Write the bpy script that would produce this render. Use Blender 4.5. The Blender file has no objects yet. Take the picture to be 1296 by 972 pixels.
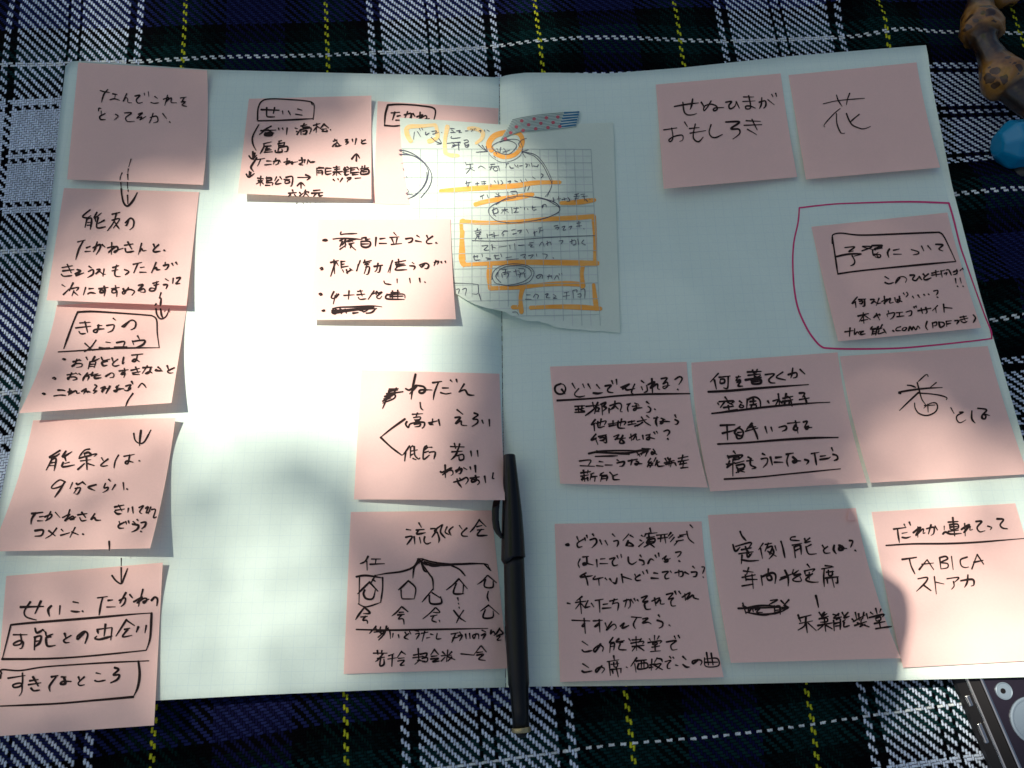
import bpy, bmesh, math, random
import numpy as np
from mathutils import Matrix, Vector, noise

# ------------------------------------------------------------------ camera, world, sun, exposure
S = bpy.context.scene
COL = S.collection
F_PX, TILT, ROLL, CAM_H = 1000.0, math.radians(19.0), math.radians(-1.0), 0.3853
cam_data = bpy.data.cameras.new('camera')
cam_data.sensor_width = 36.0
cam_data.lens = F_PX / 1296.0 * 36.0
cam_data.clip_start, cam_data.clip_end = 0.01, 200.0
cam = bpy.data.objects.new('camera', cam_data)
CAM_M = Matrix.Translation((0, 0, CAM_H)) @ Matrix.Rotation(TILT, 4, 'X') @ Matrix.Rotation(ROLL, 4, 'Z')
cam.matrix_world = CAM_M
COL.objects.link(cam)
S.camera = cam

SUN_DIR = Vector((-0.46, 0.20, 0.866)).normalized()          # from the ground towards the sun
SUN_EL = math.asin(SUN_DIR.z)
SUN_AZ = math.atan2(SUN_DIR.x, SUN_DIR.y)
world = bpy.data.worlds.new('World')
S.world = world
world.use_nodes = True
wn = world.node_tree
sky = wn.nodes.new('ShaderNodeTexSky')
sky.sky_type = 'NISHITA'
sky.sun_disc = False
sky.sun_elevation = SUN_EL
sky.sun_rotation = SUN_AZ
sky.air_density = 1.0
sky.dust_density = 3.0
sky.ozone_density = 0.4
wn.links.new(sky.outputs['Color'], wn.nodes['Background'].inputs['Color'])
wn.nodes['Background'].inputs['Strength'].default_value = 0.064
sun_data = bpy.data.lights.new('sun', 'SUN')
sun_data.energy = 5.0
sun_data.angle = math.radians(0.53)
sun_data.color = (1.0, 0.93, 0.82)
sun = bpy.data.objects.new('sun', sun_data)
sun.rotation_euler = SUN_DIR.to_track_quat('Z', 'Y').to_euler()
sun.location = (-1.5, 0.6, 3)
COL.objects.link(sun)
S.view_settings.view_transform = 'Standard'
S.view_settings.look = 'None'
S.view_settings.gamma = 1.0
S.view_settings.exposure = 0.42

random.seed(7)
np.random.seed(7)

# ------------------------------------------------------------------ geometry helpers
CAM_R = np.array(CAM_M.to_3x3())

def ray(px, py):
    d = CAM_R @ np.array([(px - 648.0) / F_PX, -(py - 486.0) / F_PX, -1.0])
    return d

CAM_F = -CAM_R[:, 2]
def px_size(p):
    """metres covered by one photo pixel at point p"""
    return float(np.dot(np.array(p) - np.array([0, 0, CAM_H]), CAM_F)) / F_PX

def smooth01(t):
    t = min(1.0, max(0.0, t))
    return t * t * (3 - 2 * t)

def at(px, py, zf):
    """Point where the sight line of a photo pixel meets the height field zf(x, y)."""
    d = ray(px, py)
    z = zf if not callable(zf) else 0.012
    for _ in range(5 if callable(zf) else 1):
        k = (z - CAM_H) / d[2]
        x, y = d[0] * k, d[1] * k
        if callable(zf):
            z = zf(x, y)
    k = (z - CAM_H) / d[2]
    return Vector((d[0] * k, d[1] * k, z))

def to_px(p):
    v = CAM_R.T @ (np.array(p) - np.array([0, 0, CAM_H]))
    return 648 + F_PX * v[0] / -v[2], 486 - F_PX * v[1] / -v[2]

_sp0, _sp1 = at(632, 98, 0.012), at(640, 870, 0.012)

def spine_x(y):
    return _sp0.x + (_sp1.x - _sp0.x) * (y - _sp0.y) / (_sp1.y - _sp0.y)

def page_flat(x, y):
    d = abs(x - spine_x(y))
    return 0.012 + 0.004 * smooth01(d / 0.26)

def page_z(x, y):
    d = x - spine_x(y)
    w = 0.013 if d > 0 else 0.007
    return page_flat(x, y) - 0.006 * math.exp(-abs(d) / w)

def polyline(pts, n):
    """n points spread evenly along a polyline."""
    seg = [math.dist(a, b) for a, b in zip(pts, pts[1:])]
    tot = sum(seg)
    out = []
    for i in range(n):
        s = tot * i / (n - 1)
        k = 0
        while k < len(seg) - 1 and s > seg[k]:
            s -= seg[k]
            k += 1
        t = s / seg[k] if seg[k] else 0
        out.append((pts[k][0] + (pts[k + 1][0] - pts[k][0]) * t, pts[k][1] + (pts[k + 1][1] - pts[k][1]) * t))
    return out

def rounded(pts, n=8):
    """Catmull-Rom curve through the points."""
    if len(pts) < 3:
        return list(pts)
    out = []
    P = [pts[0]] + list(pts) + [pts[-1]]
    for i in range(1, len(P) - 2):
        p0, p1, p2, p3 = P[i - 1], P[i], P[i + 1], P[i + 2]
        m = max(2, min(n, int(math.dist(p1, p2) / 1.2) + 1))
        for k in range(m):
            t = k / m
            out.append(tuple(0.5 * (2 * p1[c] + (p2[c] - p0[c]) * t + (2 * p0[c] - 5 * p1[c] + 4 * p2[c] - p3[c]) * t * t
                                    + (3 * p1[c] - p0[c] - 3 * p2[c] + p3[c]) * t ** 3) for c in range(2)))
    out.append(tuple(pts[-1]))
    return out

def link(name, mesh, mat=None, parent=None):
    o = bpy.data.objects.new(name, mesh)
    COL.objects.link(o)
    for m in (mat if isinstance(mat, (list, tuple)) else [mat] if mat else []):
        mesh.materials.append(m)
    if parent:
        o.parent = parent
    return o

def mesh_of(name, verts, faces, smooth=True):
    me = bpy.data.meshes.new(name)
    me.from_pydata([tuple(v) for v in verts], [], faces)
    if smooth:
        me.polygons.foreach_set('use_smooth', [True] * len(me.polygons))
    me.update()
    return me

def tag(o, label, cat, group=None, kind=None):
    o['label'] = label
    o['category'] = cat
    if group:
        o['group'] = group
    if kind:
        o['kind'] = kind

def grid_faces(nu, nv, off=0, flip=False):
    f = []
    for j in range(nv - 1):
        for i in range(nu - 1):
            a = off + j * nu + i
            q = (a, a + nu, a + nu + 1, a + 1)
            f.append(q[::-1] if flip else q)
    return f

def tube(stations, sides=24, close=True):
    """Swept rings: stations = (centre Vector, radius); returns verts, faces."""
    V, Fc = [], []
    n = len(stations)
    up = Vector((0, 0, 1))
    for i, (c, r) in enumerate(stations):
        a = stations[max(0, i - 1)][0]
        b = stations[min(n - 1, i + 1)][0]
        t = (b - a).normalized()
        side = t.cross(up).normalized()
        top = side.cross(t).normalized()
        for k in range(sides):
            w = 2 * math.pi * k / sides
            V.append(c + side * (math.cos(w) * r) + top * (math.sin(w) * r))
    for i in range(n - 1):
        for k in range(sides):
            k2 = (k + 1) % sides
            Fc.append((i * sides + k, i * sides + k2, (i + 1) * sides + k2, (i + 1) * sides + k))
    if close:
        Fc.append(tuple(range(sides))[::-1])
        Fc.append(tuple((n - 1) * sides + k for k in range(sides)))
    return V, Fc

# ------------------------------------------------------------------ materials
def new_mat(name, color=(0.5, 0.5, 0.5), rough=0.6, **kw):
    m = bpy.data.materials.new(name)
    m.use_nodes = True
    b = m.node_tree.nodes['Principled BSDF']
    b.inputs['Base Color'].default_value = (*color, 1)
    b.inputs['Roughness'].default_value = rough
    for k, v in kw.items():
        b.inputs[k].default_value = v
    return m, m.node_tree, b

class NB:
    """tiny node builder"""
    def __init__(s, nt):
        s.nt = nt
    def n(s, t, **kw):
        x = s.nt.nodes.new(t)
        for k, v in kw.items():
            setattr(x, k, v)
        return x
    def put(s, sock, v):
        if hasattr(v, 'node'):
            s.nt.links.new(v, sock)
        else:
            sock.default_value = v
    def math(s, op, a, b=0.0, c=0.0, clamp=False):
        x = s.n('ShaderNodeMath', operation=op, use_clamp=clamp)
        s.put(x.inputs[0], a); s.put(x.inputs[1], b); s.put(x.inputs[2], c)
        return x.outputs[0]
    def mix(s, f, a, b):
        x = s.n('ShaderNodeMix', data_type='RGBA')
        s.put(x.inputs[0], f)
        for i, v in ((6, a), (7, b)):
            s.put(x.inputs[i], (*v, 1) if isinstance(v, tuple) and len(v) == 3 else v)
        return x.outputs[2]
    def noise(s, vec, scale, detail=3, rough=0.6):
        x = s.n('ShaderNodeTexNoise')
        if vec is not None:
            s.put(x.inputs['Vector'], vec)
        x.inputs['Scale'].default_value = scale
        x.inputs['Detail'].default_value = detail
        x.inputs['Roughness'].default_value = rough
        return x.outputs['Fac']
    def ramp(s, f, stops, interp='CONSTANT'):
        x = s.n('ShaderNodeValToRGB')
        e = x.color_ramp
        e.interpolation = interp
        while len(e.elements) < len(stops):
            e.elements.new(1.0)
        for el, (p, c) in zip(e.elements, stops):
            el.position = p
            el.color = (*c, 1)
        s.put(x.inputs[0], f)
        return x.outputs[0]
    def bump(s, h, strength, dist):
        x = s.n('ShaderNodeBump')
        x.inputs['Strength'].default_value = strength
        x.inputs['Distance'].default_value = dist
        s.put(x.inputs['Height'], h)
        return x.outputs[0]

def paper_mat(name, color, grid=0.0, grid_color=(0.45, 0.62, 0.68), line=0.045, rough=0.75, trans=0.0, trans_color=(1, 1, 1)):
    m, nt, b = new_mat(name, color, rough)
    q = NB(nt)
    tc = q.n('ShaderNodeTexCoord').outputs['Object']
    fib = q.noise(tc, 900, 4)
    blot = q.noise(tc, 40, 3)
    v = q.math('MULTIPLY_ADD', fib, 0.10, q.math('MULTIPLY_ADD', blot, 0.08, 0.91))
    base = q.mix(1.0, color, color)
    mul = q.n('ShaderNodeMix', data_type='RGBA', blend_type='MULTIPLY')
    mul.inputs[0].default_value = 1.0
    q.put(mul.inputs[6], (*color, 1))
    comb = q.n('ShaderNodeCombineColor')
    for i in range(3):
        q.put(comb.inputs[i], v)
    q.put(mul.inputs[7], comb.outputs[0])
    col = mul.outputs[2]
    if grid:
        sep = q.n('ShaderNodeSeparateXYZ')
        q.put(sep.inputs[0], tc)
        ln = None
        for ax in (0, 1):
            f = q.math('FRACT', q.math('MULTIPLY', sep.outputs[ax], 1 / 0.005))
            l = q.math('LESS_THAN', f, line)
            ln = l if ln is None else q.math('MAXIMUM', ln, l)
        col = q.mix(q.math('MULTIPLY', ln, grid), col, grid_color)
    q.put(b.inputs['Base Color'], col)
    q.put(b.inputs['Normal'], q.bump(fib, 0.25, 0.0003))
    b.inputs['Specular IOR Level'].default_value = 0.25
    if trans:
        # thin paper lets a little tinted light through
        t = q.n('ShaderNodeBsdfTranslucent')
        t.inputs['Color'].default_value = (*trans_color, 1)
        mx = q.n('ShaderNodeMixShader')
        mx.inputs[0].default_value = trans
        nt.links.new(b.outputs[0], mx.inputs[1]); nt.links.new(t.outputs[0], mx.inputs[2])
        nt.links.new(mx.outputs[0], nt.nodes['Material Output'].inputs['Surface'])
    return m

M_PAGE = paper_mat('notebook_paper', (0.72, 0.85, 0.76), grid=0.22)
M_EDGE, _nt, _b = new_mat('page_edges', (0.78, 0.77, 0.72), 0.8)
M_NOTE = paper_mat('pink_note_paper', (0.98, 0.675, 0.605), trans=0.20, trans_color=(0.95, 0.42, 0.30))
M_MEMO = paper_mat('memo_paper', (0.74, 0.84, 0.72), trans=0.12, trans_color=(0.8, 0.85, 0.7))
M_INK, _nt, _b = new_mat('black_felt_ink', (0.028, 0.018, 0.017), 0.9, **{'Specular IOR Level': 0.1})
M_INK_BLUE, _nt, _b = new_mat('blue_black_ink', (0.07, 0.075, 0.11), 0.8)
M_INK_RED, _nt, _b = new_mat('red_ink', (0.66, 0.03, 0.17), 0.6)
def marker_mat(name, color, pale):
    m, nt, b = new_mat(name, color, 0.7)
    q = NB(nt)
    tc = q.n('ShaderNodeTexCoord').outputs['Object']
    st = q.n('ShaderNodeMapping'); st.inputs['Scale'].default_value = (60, 900, 1)
    q.put(st.inputs[0], tc)
    f = q.math('MULTIPLY_ADD', q.noise(st.outputs[0], 1.0, 3), 0.9, q.math('MULTIPLY_ADD', q.noise(tc, 170, 2), 0.7, -0.62), clamp=True)
    q.put(b.inputs['Base Color'], q.mix(f, color, pale))
    return m
M_MARKER = marker_mat('amber_marker', (0.90, 0.36, 0.04), (0.92, 0.62, 0.22))
M_MARKER_SUNLIT = marker_mat('sunlit_amber_marker', (0.90, 0.60, 0.22), (0.86, 0.78, 0.55))  # sunlit paling of the amber marker put into its colour
M_GRID, _nt, _b = new_mat('memo_grid_lines', (0.45, 0.53, 0.50), 0.7)
M_GRID2, _nt, _b = new_mat('memo_faint_grid_lines', (0.62, 0.67, 0.64), 0.7)
# ---- handwriting, traced stroke by stroke: (origin x, origin y, zoom) then polylines ----
INK = {}
INK['n1'] = (75, 72, 6, """310,255 345,265 385,270|368,248 338,285 320,345|405,280 440,285|425,285 420,320|385,325 420,318 460,330
512,278 485,338 505,310 518,318 522,345 550,348|575,297 612,292 585,325 598,350 632,345|645,275 648,292|676,265 680,300
725,300 745,315|695,345 720,352 755,348|822,290 812,330 800,370|790,322 832,308 805,345 850,310 850,345 890,348
920,312 965,305|950,310 935,335 960,338|925,342 955,345 932,365 968,376
298,410 300,390 318,392|318,410 318,438|348,430 308,452 315,475 350,475|425,435 447,450 415,480|495,425 548,425 505,460 518,490 572,488
600,435 632,425 588,465 628,455 612,478 658,452|712,428 700,465 682,502|690,460 738,450 748,488 715,500|785,430 815,468|836,492 844,499
545,775 527,835|524,850 520,880|519,890 521,932|477,880 465,905|464,910 460,936""")
INK['n2'] = (60, 232, 6, """560,40 565,90 580,150 610,172 650,130 682,70|612,50 613,62|608,90 611,155
325,200 268,250 300,262 330,245|300,270 285,335|302,272 335,268 325,350|305,298 332,295|302,318 328,316|375,220 355,265 410,225|362,265 365,290|385,260 375,335 440,330|432,280 385,305
490,235 550,220|525,225 500,300 455,360|490,280 548,270 500,340|508,290 530,325 545,345
590,300 630,265 655,285 650,330 625,352|620,270 600,320 590,318
228,445 288,430|270,440 238,500 215,578|295,490 325,478|285,518 328,515
345,490 400,465 395,500 370,540|378,445 360,500 348,520|415,465 438,485
488,450 485,540|455,490 510,480 462,525 520,480 535,500 510,525 510,515 575,492
585,470 650,460|610,445 640,500|590,495 600,522 655,515|715,455 690,540|700,520 715,495 725,512 750,508
805,462 815,490|845,465 805,505 812,520 855,515|885,508 893,512
110,640 190,625|115,665 200,655|150,615 180,680|105,690 125,705 185,700|225,655 250,665 210,690 240,680 215,700 275,680
315,630 335,642|310,670 345,655 345,690 305,715|375,655 400,655 365,690 395,670 420,690 440,690|430,650 420,705
495,640 540,625|490,665 535,655|525,620 510,680 520,705 555,708|585,655 618,670 590,695|650,615 715,600|685,610 655,680|705,640 735,635|700,675 750,675
825,600 790,680|805,650 825,640 830,655 855,655|880,625 920,618 905,650 892,655|895,600 890,630|945,608 955,625|975,600 985,615
110,770 135,785|120,845 165,800|195,755 165,815|180,800 235,790 220,815|200,815 185,855|200,825 230,850
290,790 272,848|315,800 350,798|305,840 325,830 365,835|390,800 460,790|430,780 435,820 400,830 405,810 435,820 430,855
485,800 545,790|515,775 520,825 490,830 495,808 525,815 525,860|575,800 590,835|615,790 580,840 570,825 620,805 660,820 640,850
690,775 725,770 690,815 730,800 740,825 705,825|800,760 845,745|810,775 845,765|830,745 815,810 775,815 785,795 825,800
895,725 920,740|880,770 910,770 900,800|955,720 950,760|980,720 1010,715 990,745 975,762 1005,760
862,830 850,870|850,870 862,875 857,930|825,915 815,928""")
INK['n3'] = (24, 372, 6, """1040,112 1045,150 1065,183 1090,188 1120,165 1140,112|1075,112 1082,160 1095,185
445,138 410,220 340,415|445,138 560,133 760,145 960,160 1015,168 1045,200 1050,300 1065,408|298,440 500,428 760,412 1065,408
460,220 540,215|430,258 545,245|500,210 520,290|455,285 470,302 505,300|595,240 630,240|605,235 590,290 565,285 580,270 645,265
715,185 735,200|665,240 720,235 710,275 675,292|780,248 850,200 885,215 880,255 850,272|840,205 800,250 785,250
585,350 545,405 495,440|500,375 560,430|660,365 695,370|610,408 650,412 690,408|740,370 800,362 790,400|725,405 820,400
900,318 915,345|860,355 870,385|865,360 952,352 940,385 885,408
330,495 340,492 352,497 338,502|410,515 450,505|440,495 420,540 400,550 430,530 475,530 475,550 435,558|455,500 470,505
510,480 520,500|575,475 560,510 610,490|540,515 525,570|540,515 580,515 570,560|540,535 572,532|535,550 568,550|625,480 640,505 690,495|670,510 630,520 640,545 668,540
705,485 715,515|750,495 710,530 725,548 760,540|795,480 785,530 800,520|855,465 940,455|900,460 885,510 860,510 880,495 915,515
255,640 268,635 280,645 265,650|365,615 425,605|400,600 375,650 370,635 420,630 440,645 410,655|430,600 445,610
455,605 470,615|520,600 490,640 485,660|500,620 545,610|500,625 530,625 520,655|560,595 550,620 600,605|570,625 620,615|580,610 575,640 625,635
655,625 700,600 720,610 715,632 690,635|690,605 660,630|760,585 830,575|800,565 800,605 775,610 790,595 805,605 795,635
850,580 915,565|860,600 920,590|885,555 905,600|865,610 915,612|940,560 1010,555|975,545 935,605|1000,565 985,600 960,605 990,590 1010,600
1055,555 1080,575|1045,575 1035,580 1090,585|1125,545 1135,575|1180,560 1130,585 1140,600 1170,598
178,757 188,753 200,760 185,764|295,730 330,730 350,735|265,775 310,768 355,770|385,720 375,770|370,745 400,735 380,760 430,735 440,755 460,750
475,740 510,720 490,760|495,745 520,740 540,745|505,725 520,750|575,690 590,700 565,735 590,735 565,755|620,715 655,705 630,745 640,720 690,720|690,700 660,755
735,710 760,690|745,700 740,740 720,735 770,725|760,720 795,720|855,665 865,685|810,700 850,690 830,720 850,715 820,735 800,730
905,710 930,680 950,690 965,712|865,755 830,805 810,852""")
INK['n4'] = (0, 530, 6, """1015,110 1025,160 1055,185 1095,175 1145,85|1070,88 1062,150 1060,205
455,240 375,292 420,285 450,265|395,305 350,390|395,310 425,305 410,395|385,335 415,330|375,355 412,355|500,245 475,290 545,250|490,290 500,320|480,330 475,365 565,350|525,330 490,340
680,230 640,240 600,290|640,265 670,255 690,275 650,285 640,270|600,300 730,265 715,285|655,290 660,385|610,320 690,310|590,385 640,340|665,340 715,355
770,295 785,320|820,305 765,350 780,360 815,355|900,275 875,320 865,372|940,285 1020,270|985,275 970,340 950,335 965,320 1010,330|1055,318 1064,322
495,480 450,465 395,510 400,530 465,510 495,475|490,480 455,540 415,595|550,485 530,530|580,490 590,500 625,480|570,530 610,525 590,570 575,570|590,520 560,565|625,480 650,500
730,500 670,520 720,545|825,460 840,475|800,490 790,525 820,520 815,540 780,560|875,500 850,540|935,485 940,540|962,532 970,537
240,720 325,710|270,715 240,760 235,800|300,745 330,740|285,775 325,775|340,745 390,725 385,750 345,775|385,705 350,770|420,710 455,750
530,690 500,780|475,750 530,725 490,775 550,740 560,760 530,765 575,745|590,730 660,720|620,710 650,750|605,750 620,775 655,770|720,720 690,765 715,750 730,770 765,770
265,850 325,845 315,885 265,892|430,830 390,880 345,908|370,850 420,890|465,840 480,855|460,885 530,865|570,825 530,900|545,860 595,880|628,875 637,880
870,670 940,655|875,695 945,685|900,655 925,700|870,705 890,722 920,720|975,680 970,710|1005,670 1010,715|1055,675 1090,660 1060,705 1075,720|1105,680 1125,670 1110,715 1140,700|1145,670 1125,720|1150,690 1180,690 1165,750 1188,745
905,780 910,805|945,785 900,810 905,830 940,830|955,780 960,800|975,775 980,795|1010,780 1030,795|1005,800 1050,810 1040,840 1000,860|1040,765 1050,775|1070,790 1105,785 1100,815 1075,835|1068,855 1078,860
828,930 830,972 829,1000""")
INK['n5'] = (0, 690, 6, """920,170 920,290|850,230 880,270 920,292 940,250 968,178
155,470 330,465|230,430 185,500 200,545 275,568|310,425 265,520|390,460 365,490 375,540|455,460 450,525|555,430 595,438|540,500 570,505 605,505|625,500 632,506
740,400 815,390|780,395 765,450 752,530|820,420 855,415|810,470 875,468|905,420 950,400 945,440 920,465|955,360 910,440|985,375 1005,400
1085,335 1050,465|1015,430 1080,395 1040,440 1090,405 1115,410 1095,440 1085,430 1130,410|1150,420 1175,395 1195,410 1190,460
82,605 15,870|82,605 230,590 480,570 750,548 1000,525 1150,515|1150,515 1140,700 1110,798|15,865 350,862 600,848 850,825 1110,798
100,680 205,680|155,675 160,745 110,760 105,745 150,725 175,740 165,780 150,785
265,630 280,665 330,640|320,640 345,660|265,700 260,795|260,700 310,690 300,740 265,770|270,730 305,725|345,660 355,690 400,675|385,695 350,705 360,765 420,760
490,670 500,705|540,685 485,720 495,740 525,738|590,690 640,655 665,680 645,745|640,660 590,715 585,690
735,640 850,625|800,600 790,690|740,650 745,670|850,630 840,720|720,710 760,715 850,690|720,705 735,690
960,565 925,620 880,690|960,570 1020,610|945,640 985,630|970,640 930,695 1000,685|1050,620 1035,660|1110,610 1100,665
10,975 15,945 150,952 330,925 600,905 850,890 1130,878|0,1010 10,965|1050,880 1060,980 1045,1080 1012,1152|1012,1152 700,1180 400,1205 0,1222
60,1010 190,990|170,970 165,1060 110,1080 100,1060 160,1050 165,1110 145,1145|225,1030 290,1020|215,1060 310,1045|250,1000 290,1070|235,1085 255,1105 300,1100
390,1000 440,990|425,1000 375,1070 380,1110|465,1000 500,1000|485,1005 495,1050 460,1055 475,1035 540,1035|595,1000 605,1030|640,1000 595,1045 605,1065 640,1060
730,970 765,978|720,1028 745,1035 800,1025|870,930 900,945 860,985 905,985 890,1020 840,1045""")
INK['n6'] = (290, 112, 6, """215,240 220,150 250,95 320,78 480,85 590,95 640,115 645,170 638,230 640,235|218,245 420,240 640,228|620,100 632,125
242,160 380,165|285,145 285,205 300,215 345,215|345,145 335,190|405,170 408,195|450,170 465,200|520,155 555,165|505,195 555,202
225,275 180,360 180,420 205,470|150,510 175,535 210,505|180,480 178,535|195,490 185,540
320,285 250,320|240,320 355,315|290,300 230,350|295,315 340,340|275,335 270,355 320,355 325,335 280,335|275,345 320,345
375,300 378,315|405,300 410,315|440,300 435,350|500,300 520,305|510,325 525,330|515,350 540,310|545,285 590,275|570,265 560,295 610,290|550,310 620,300 610,345|560,325 590,320 580,345 560,345|545,310 545,350
640,280 690,265|665,265 660,335|660,295 640,320|670,290 690,300|720,270 690,305|720,270 755,300|700,310 740,305|715,320 705,325 745,325 740,315|768,312 772,316
260,420 320,405|265,420 260,450 235,495|265,440 320,435|275,460 310,455|290,440 270,480|265,485 330,480|275,470 320,465
375,400 400,395|370,420 420,410|380,400 375,450|375,435 415,430|375,450 440,440 440,475 420,480|350,470 355,485 400,480 400,460|375,455 370,480|420,410 415,435
210,525 180,570 165,600 185,630|130,650 150,675 190,645|155,630 150,670|165,635 160,672
205,540 270,530|240,535 215,590|285,550 320,550|270,580 320,575|335,555 375,545 370,570 350,580|355,530 335,575|380,545 390,560
440,530 435,580|415,560 460,550 430,575 480,555 480,575 470,565 520,555|530,545 580,540|550,525 555,560 530,575 560,580|575,540 570,565|600,540 590,575|610,550 615,560 650,555
215,680 260,685|240,665 235,740|220,700 255,700|230,710 205,725|245,710 260,725|285,670 280,720|280,680 320,680 315,700|285,700 325,695|285,715 330,715 325,735|275,735 310,735
360,670 345,700|385,670 400,690|375,690 350,725 395,720|430,675 480,670 475,735 465,740|415,690 460,690|425,700 425,720 455,715 455,700 425,700
520,675 615,675|580,655 615,672 590,695|515,740 545,715 575,740|545,720 545,758
450,795 510,790|480,770 485,785|465,805 450,820|495,805 510,820|535,790 545,800|535,815 560,795|580,770 565,795|575,785 605,785 600,795|580,795 560,820|585,800 605,820|640,775 690,770|625,795 710,790|660,795 640,820|680,795 685,815 710,810
665,605 665,660|665,605 720,605|675,625 705,625 705,655|675,640 705,640|680,600 720,600|730,610 735,650 775,645|740,630 775,625|735,605 775,605|790,600 840,595|800,615 840,610|815,590 815,660|790,635 860,630|800,645 785,660|830,640 850,655
880,600 870,620 905,615|885,610 880,655 910,650|870,635 910,630|895,595 915,610|925,600 920,645|920,605 960,600|925,620 955,615|930,640 985,635|935,655 980,652|970,600 985,620|1010,590 1005,610|995,610 1060,600|1030,585 1025,620|1005,620 1000,650 1055,645 1055,615 1010,620|1015,632 1045,630
790,690 800,700|825,685 830,695|860,680 840,710|895,680 925,675 910,695|905,690 895,710|955,682 1000,678
790,400 820,390|800,385 820,405 800,425|785,440 800,420|825,415 840,430|815,430 805,440 850,432|880,390 900,385 885,405 905,405 885,425|935,385 938,405|965,380 955,425|1005,390 1010,400|1035,388 1005,405 1010,418 1040,415
965,550 967,495|930,535 965,497 990,528""")
INK['n7'] = (290, 112, 6, """1205,125 1185,200 1180,280|1205,125 1300,120 1450,130 1560,155 1555,240|1180,280 1250,285 1300,280
1230,185 1295,180|1258,180 1240,238|1275,210 1300,205|1265,240 1305,240|1330,200 1380,190 1375,230 1350,240|1355,175 1330,235|1395,190 1410,210
1450,180 1445,245|1425,215 1470,200 1440,235 1490,205 1500,225 1480,240 1520,228""")
INK['n8'] = (380, 268, 6, """172,218 190,210 205,216 185,224|310,152 305,172 340,168 430,165|248,207 330,200 470,210|300,220 340,200 330,240|320,225 300,265|330,240 315,255|345,210 340,270|370,205 395,215 360,230|360,215 400,225|370,245 410,235|300,285 350,250|375,250 420,290|350,225 420,210|385,250 380,275
465,200 500,195 495,210 530,205|460,225 525,225 530,255 500,270 465,260 460,228|465,245 520,243|575,195 570,260|605,205 645,200|600,240 655,240
710,158 730,180|680,195 750,190|695,205 710,240|735,200 725,245|690,248 770,240|800,205 850,200 845,225 820,235|885,180 905,192|875,220 920,228|960,180 970,205|1005,185 960,220 965,240 1000,240|1030,235 1040,240
150,430 165,422 170,435 155,442|255,365 260,470|230,385 290,370|265,385 230,490|275,385 290,410|310,375 310,430|310,378 340,375|315,400 335,395|315,420 365,412|320,440 330,460|350,440 360,470|375,430 400,445|385,440 350,465
455,370 425,450|440,400 430,450|490,365 480,390|480,385 540,370|495,395 530,385|490,400 520,400|505,410 485,470|495,420 525,420 515,470 500,475|560,415 625,405|590,390 580,440 565,455|610,410 600,455 585,460
700,370 665,460|690,400 680,465|720,385 800,370|745,360 750,420|725,400 790,395|730,415 800,405|760,400 720,440 790,440 810,440|850,385 865,395|830,410 870,415 860,440|905,405 950,390 975,405 965,430 945,430|945,395 920,420 910,410
1015,385 1050,375 1040,400|1030,370 1015,410|1070,380 1075,390|1100,375 1105,388
635,525 645,545 690,552|735,510 735,540|830,505 835,540|905,505 910,535|945,532 950,538
142,625 155,618 165,628 150,635|255,605 235,650 260,655 275,620|265,635 250,700|290,625 270,655|330,635 410,630|370,600 365,665|435,605 475,600|430,630 490,625|455,595 470,640|440,650 455,665 500,660
560,600 515,665|540,625 590,610|580,605 575,630|590,620 620,610 580,645 600,660 620,640|660,625 655,660 790,665|660,630 780,625 795,655|700,600 700,660|740,595 740,660|680,645 780,640|690,615 755,610
165,752 180,745 185,750 170,757
245,735 300,725 400,722 550,715 620,722|240,750 330,745 450,735 560,725|245,765 350,755 480,740 580,735|250,740 240,765 265,775 280,750 260,735|300,735 320,750 310,775|340,740 350,770|400,770 440,765|470,735 480,760 520,740|500,770 540,765 570,740|430,740 470,755|250,770 300,765 380,745 490,745""")
INK['n9'] = (440, 466, 6, """515,45 495,140 482,235|440,155 470,165 525,130 470,195|525,130 575,140 590,165 570,188 545,185 555,165 640,165
645,110 715,100|690,105 660,180 650,240|720,150 765,150|705,185 745,195 785,188|780,90 795,105|825,85 830,105|885,120 845,180|845,180 890,165 915,200 960,205
320,160 300,220 265,305|370,150 345,195 285,240|315,160 385,155|295,195 420,178|280,215 355,200 350,230 265,265|275,235 340,210|265,250 330,225|310,175 380,165|300,205 365,190
550,260 555,300 572,318|435,385 330,460 250,525|250,525 330,600 410,660
490,350 570,345|530,340 515,375|500,375 550,370 545,390 505,392|450,405 440,425 460,450 480,420 575,410 580,440 565,455|505,425 550,420 545,440 510,445|515,400 545,398
615,415 680,400|645,385 640,420 620,425 650,430|690,390 700,435|830,315 875,350|815,375 855,375 820,420 860,400 865,430 905,435|960,340 990,355 950,385 985,390 985,415 945,442|1020,395 1030,420|1075,390 1078,440
470,590 435,640 415,660|440,640 432,705|495,590 475,600|478,600 475,680|478,630 530,620|505,595 510,660 540,690 548,680|480,660 500,650|495,685 520,695|600,590 580,610 575,690 620,660|580,620 610,600|585,640 615,630|640,600 610,600|620,640 640,635 665,640 655,688
780,595 885,598|810,570 820,610|850,575 840,620|790,635 870,630|840,610 820,660 785,695|830,665 875,655 880,690 850,698 845,670|935,630 940,668|985,625 990,670
740,735 742,830|705,785 720,790 790,755 720,810|745,780 790,775 800,800 785,815|820,780 865,765 855,800 845,800|850,750 835,780 820,795|880,755 905,770|930,750 935,770|968,740 972,790
805,865 860,850 900,830 915,850 895,880|850,835 865,850|830,840 840,870 865,905|930,835 1000,825|970,815 975,850 945,865 945,845 990,850 1000,870 985,885|1040,820 1048,870|1105,795 1100,835 1112,838""")
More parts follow.
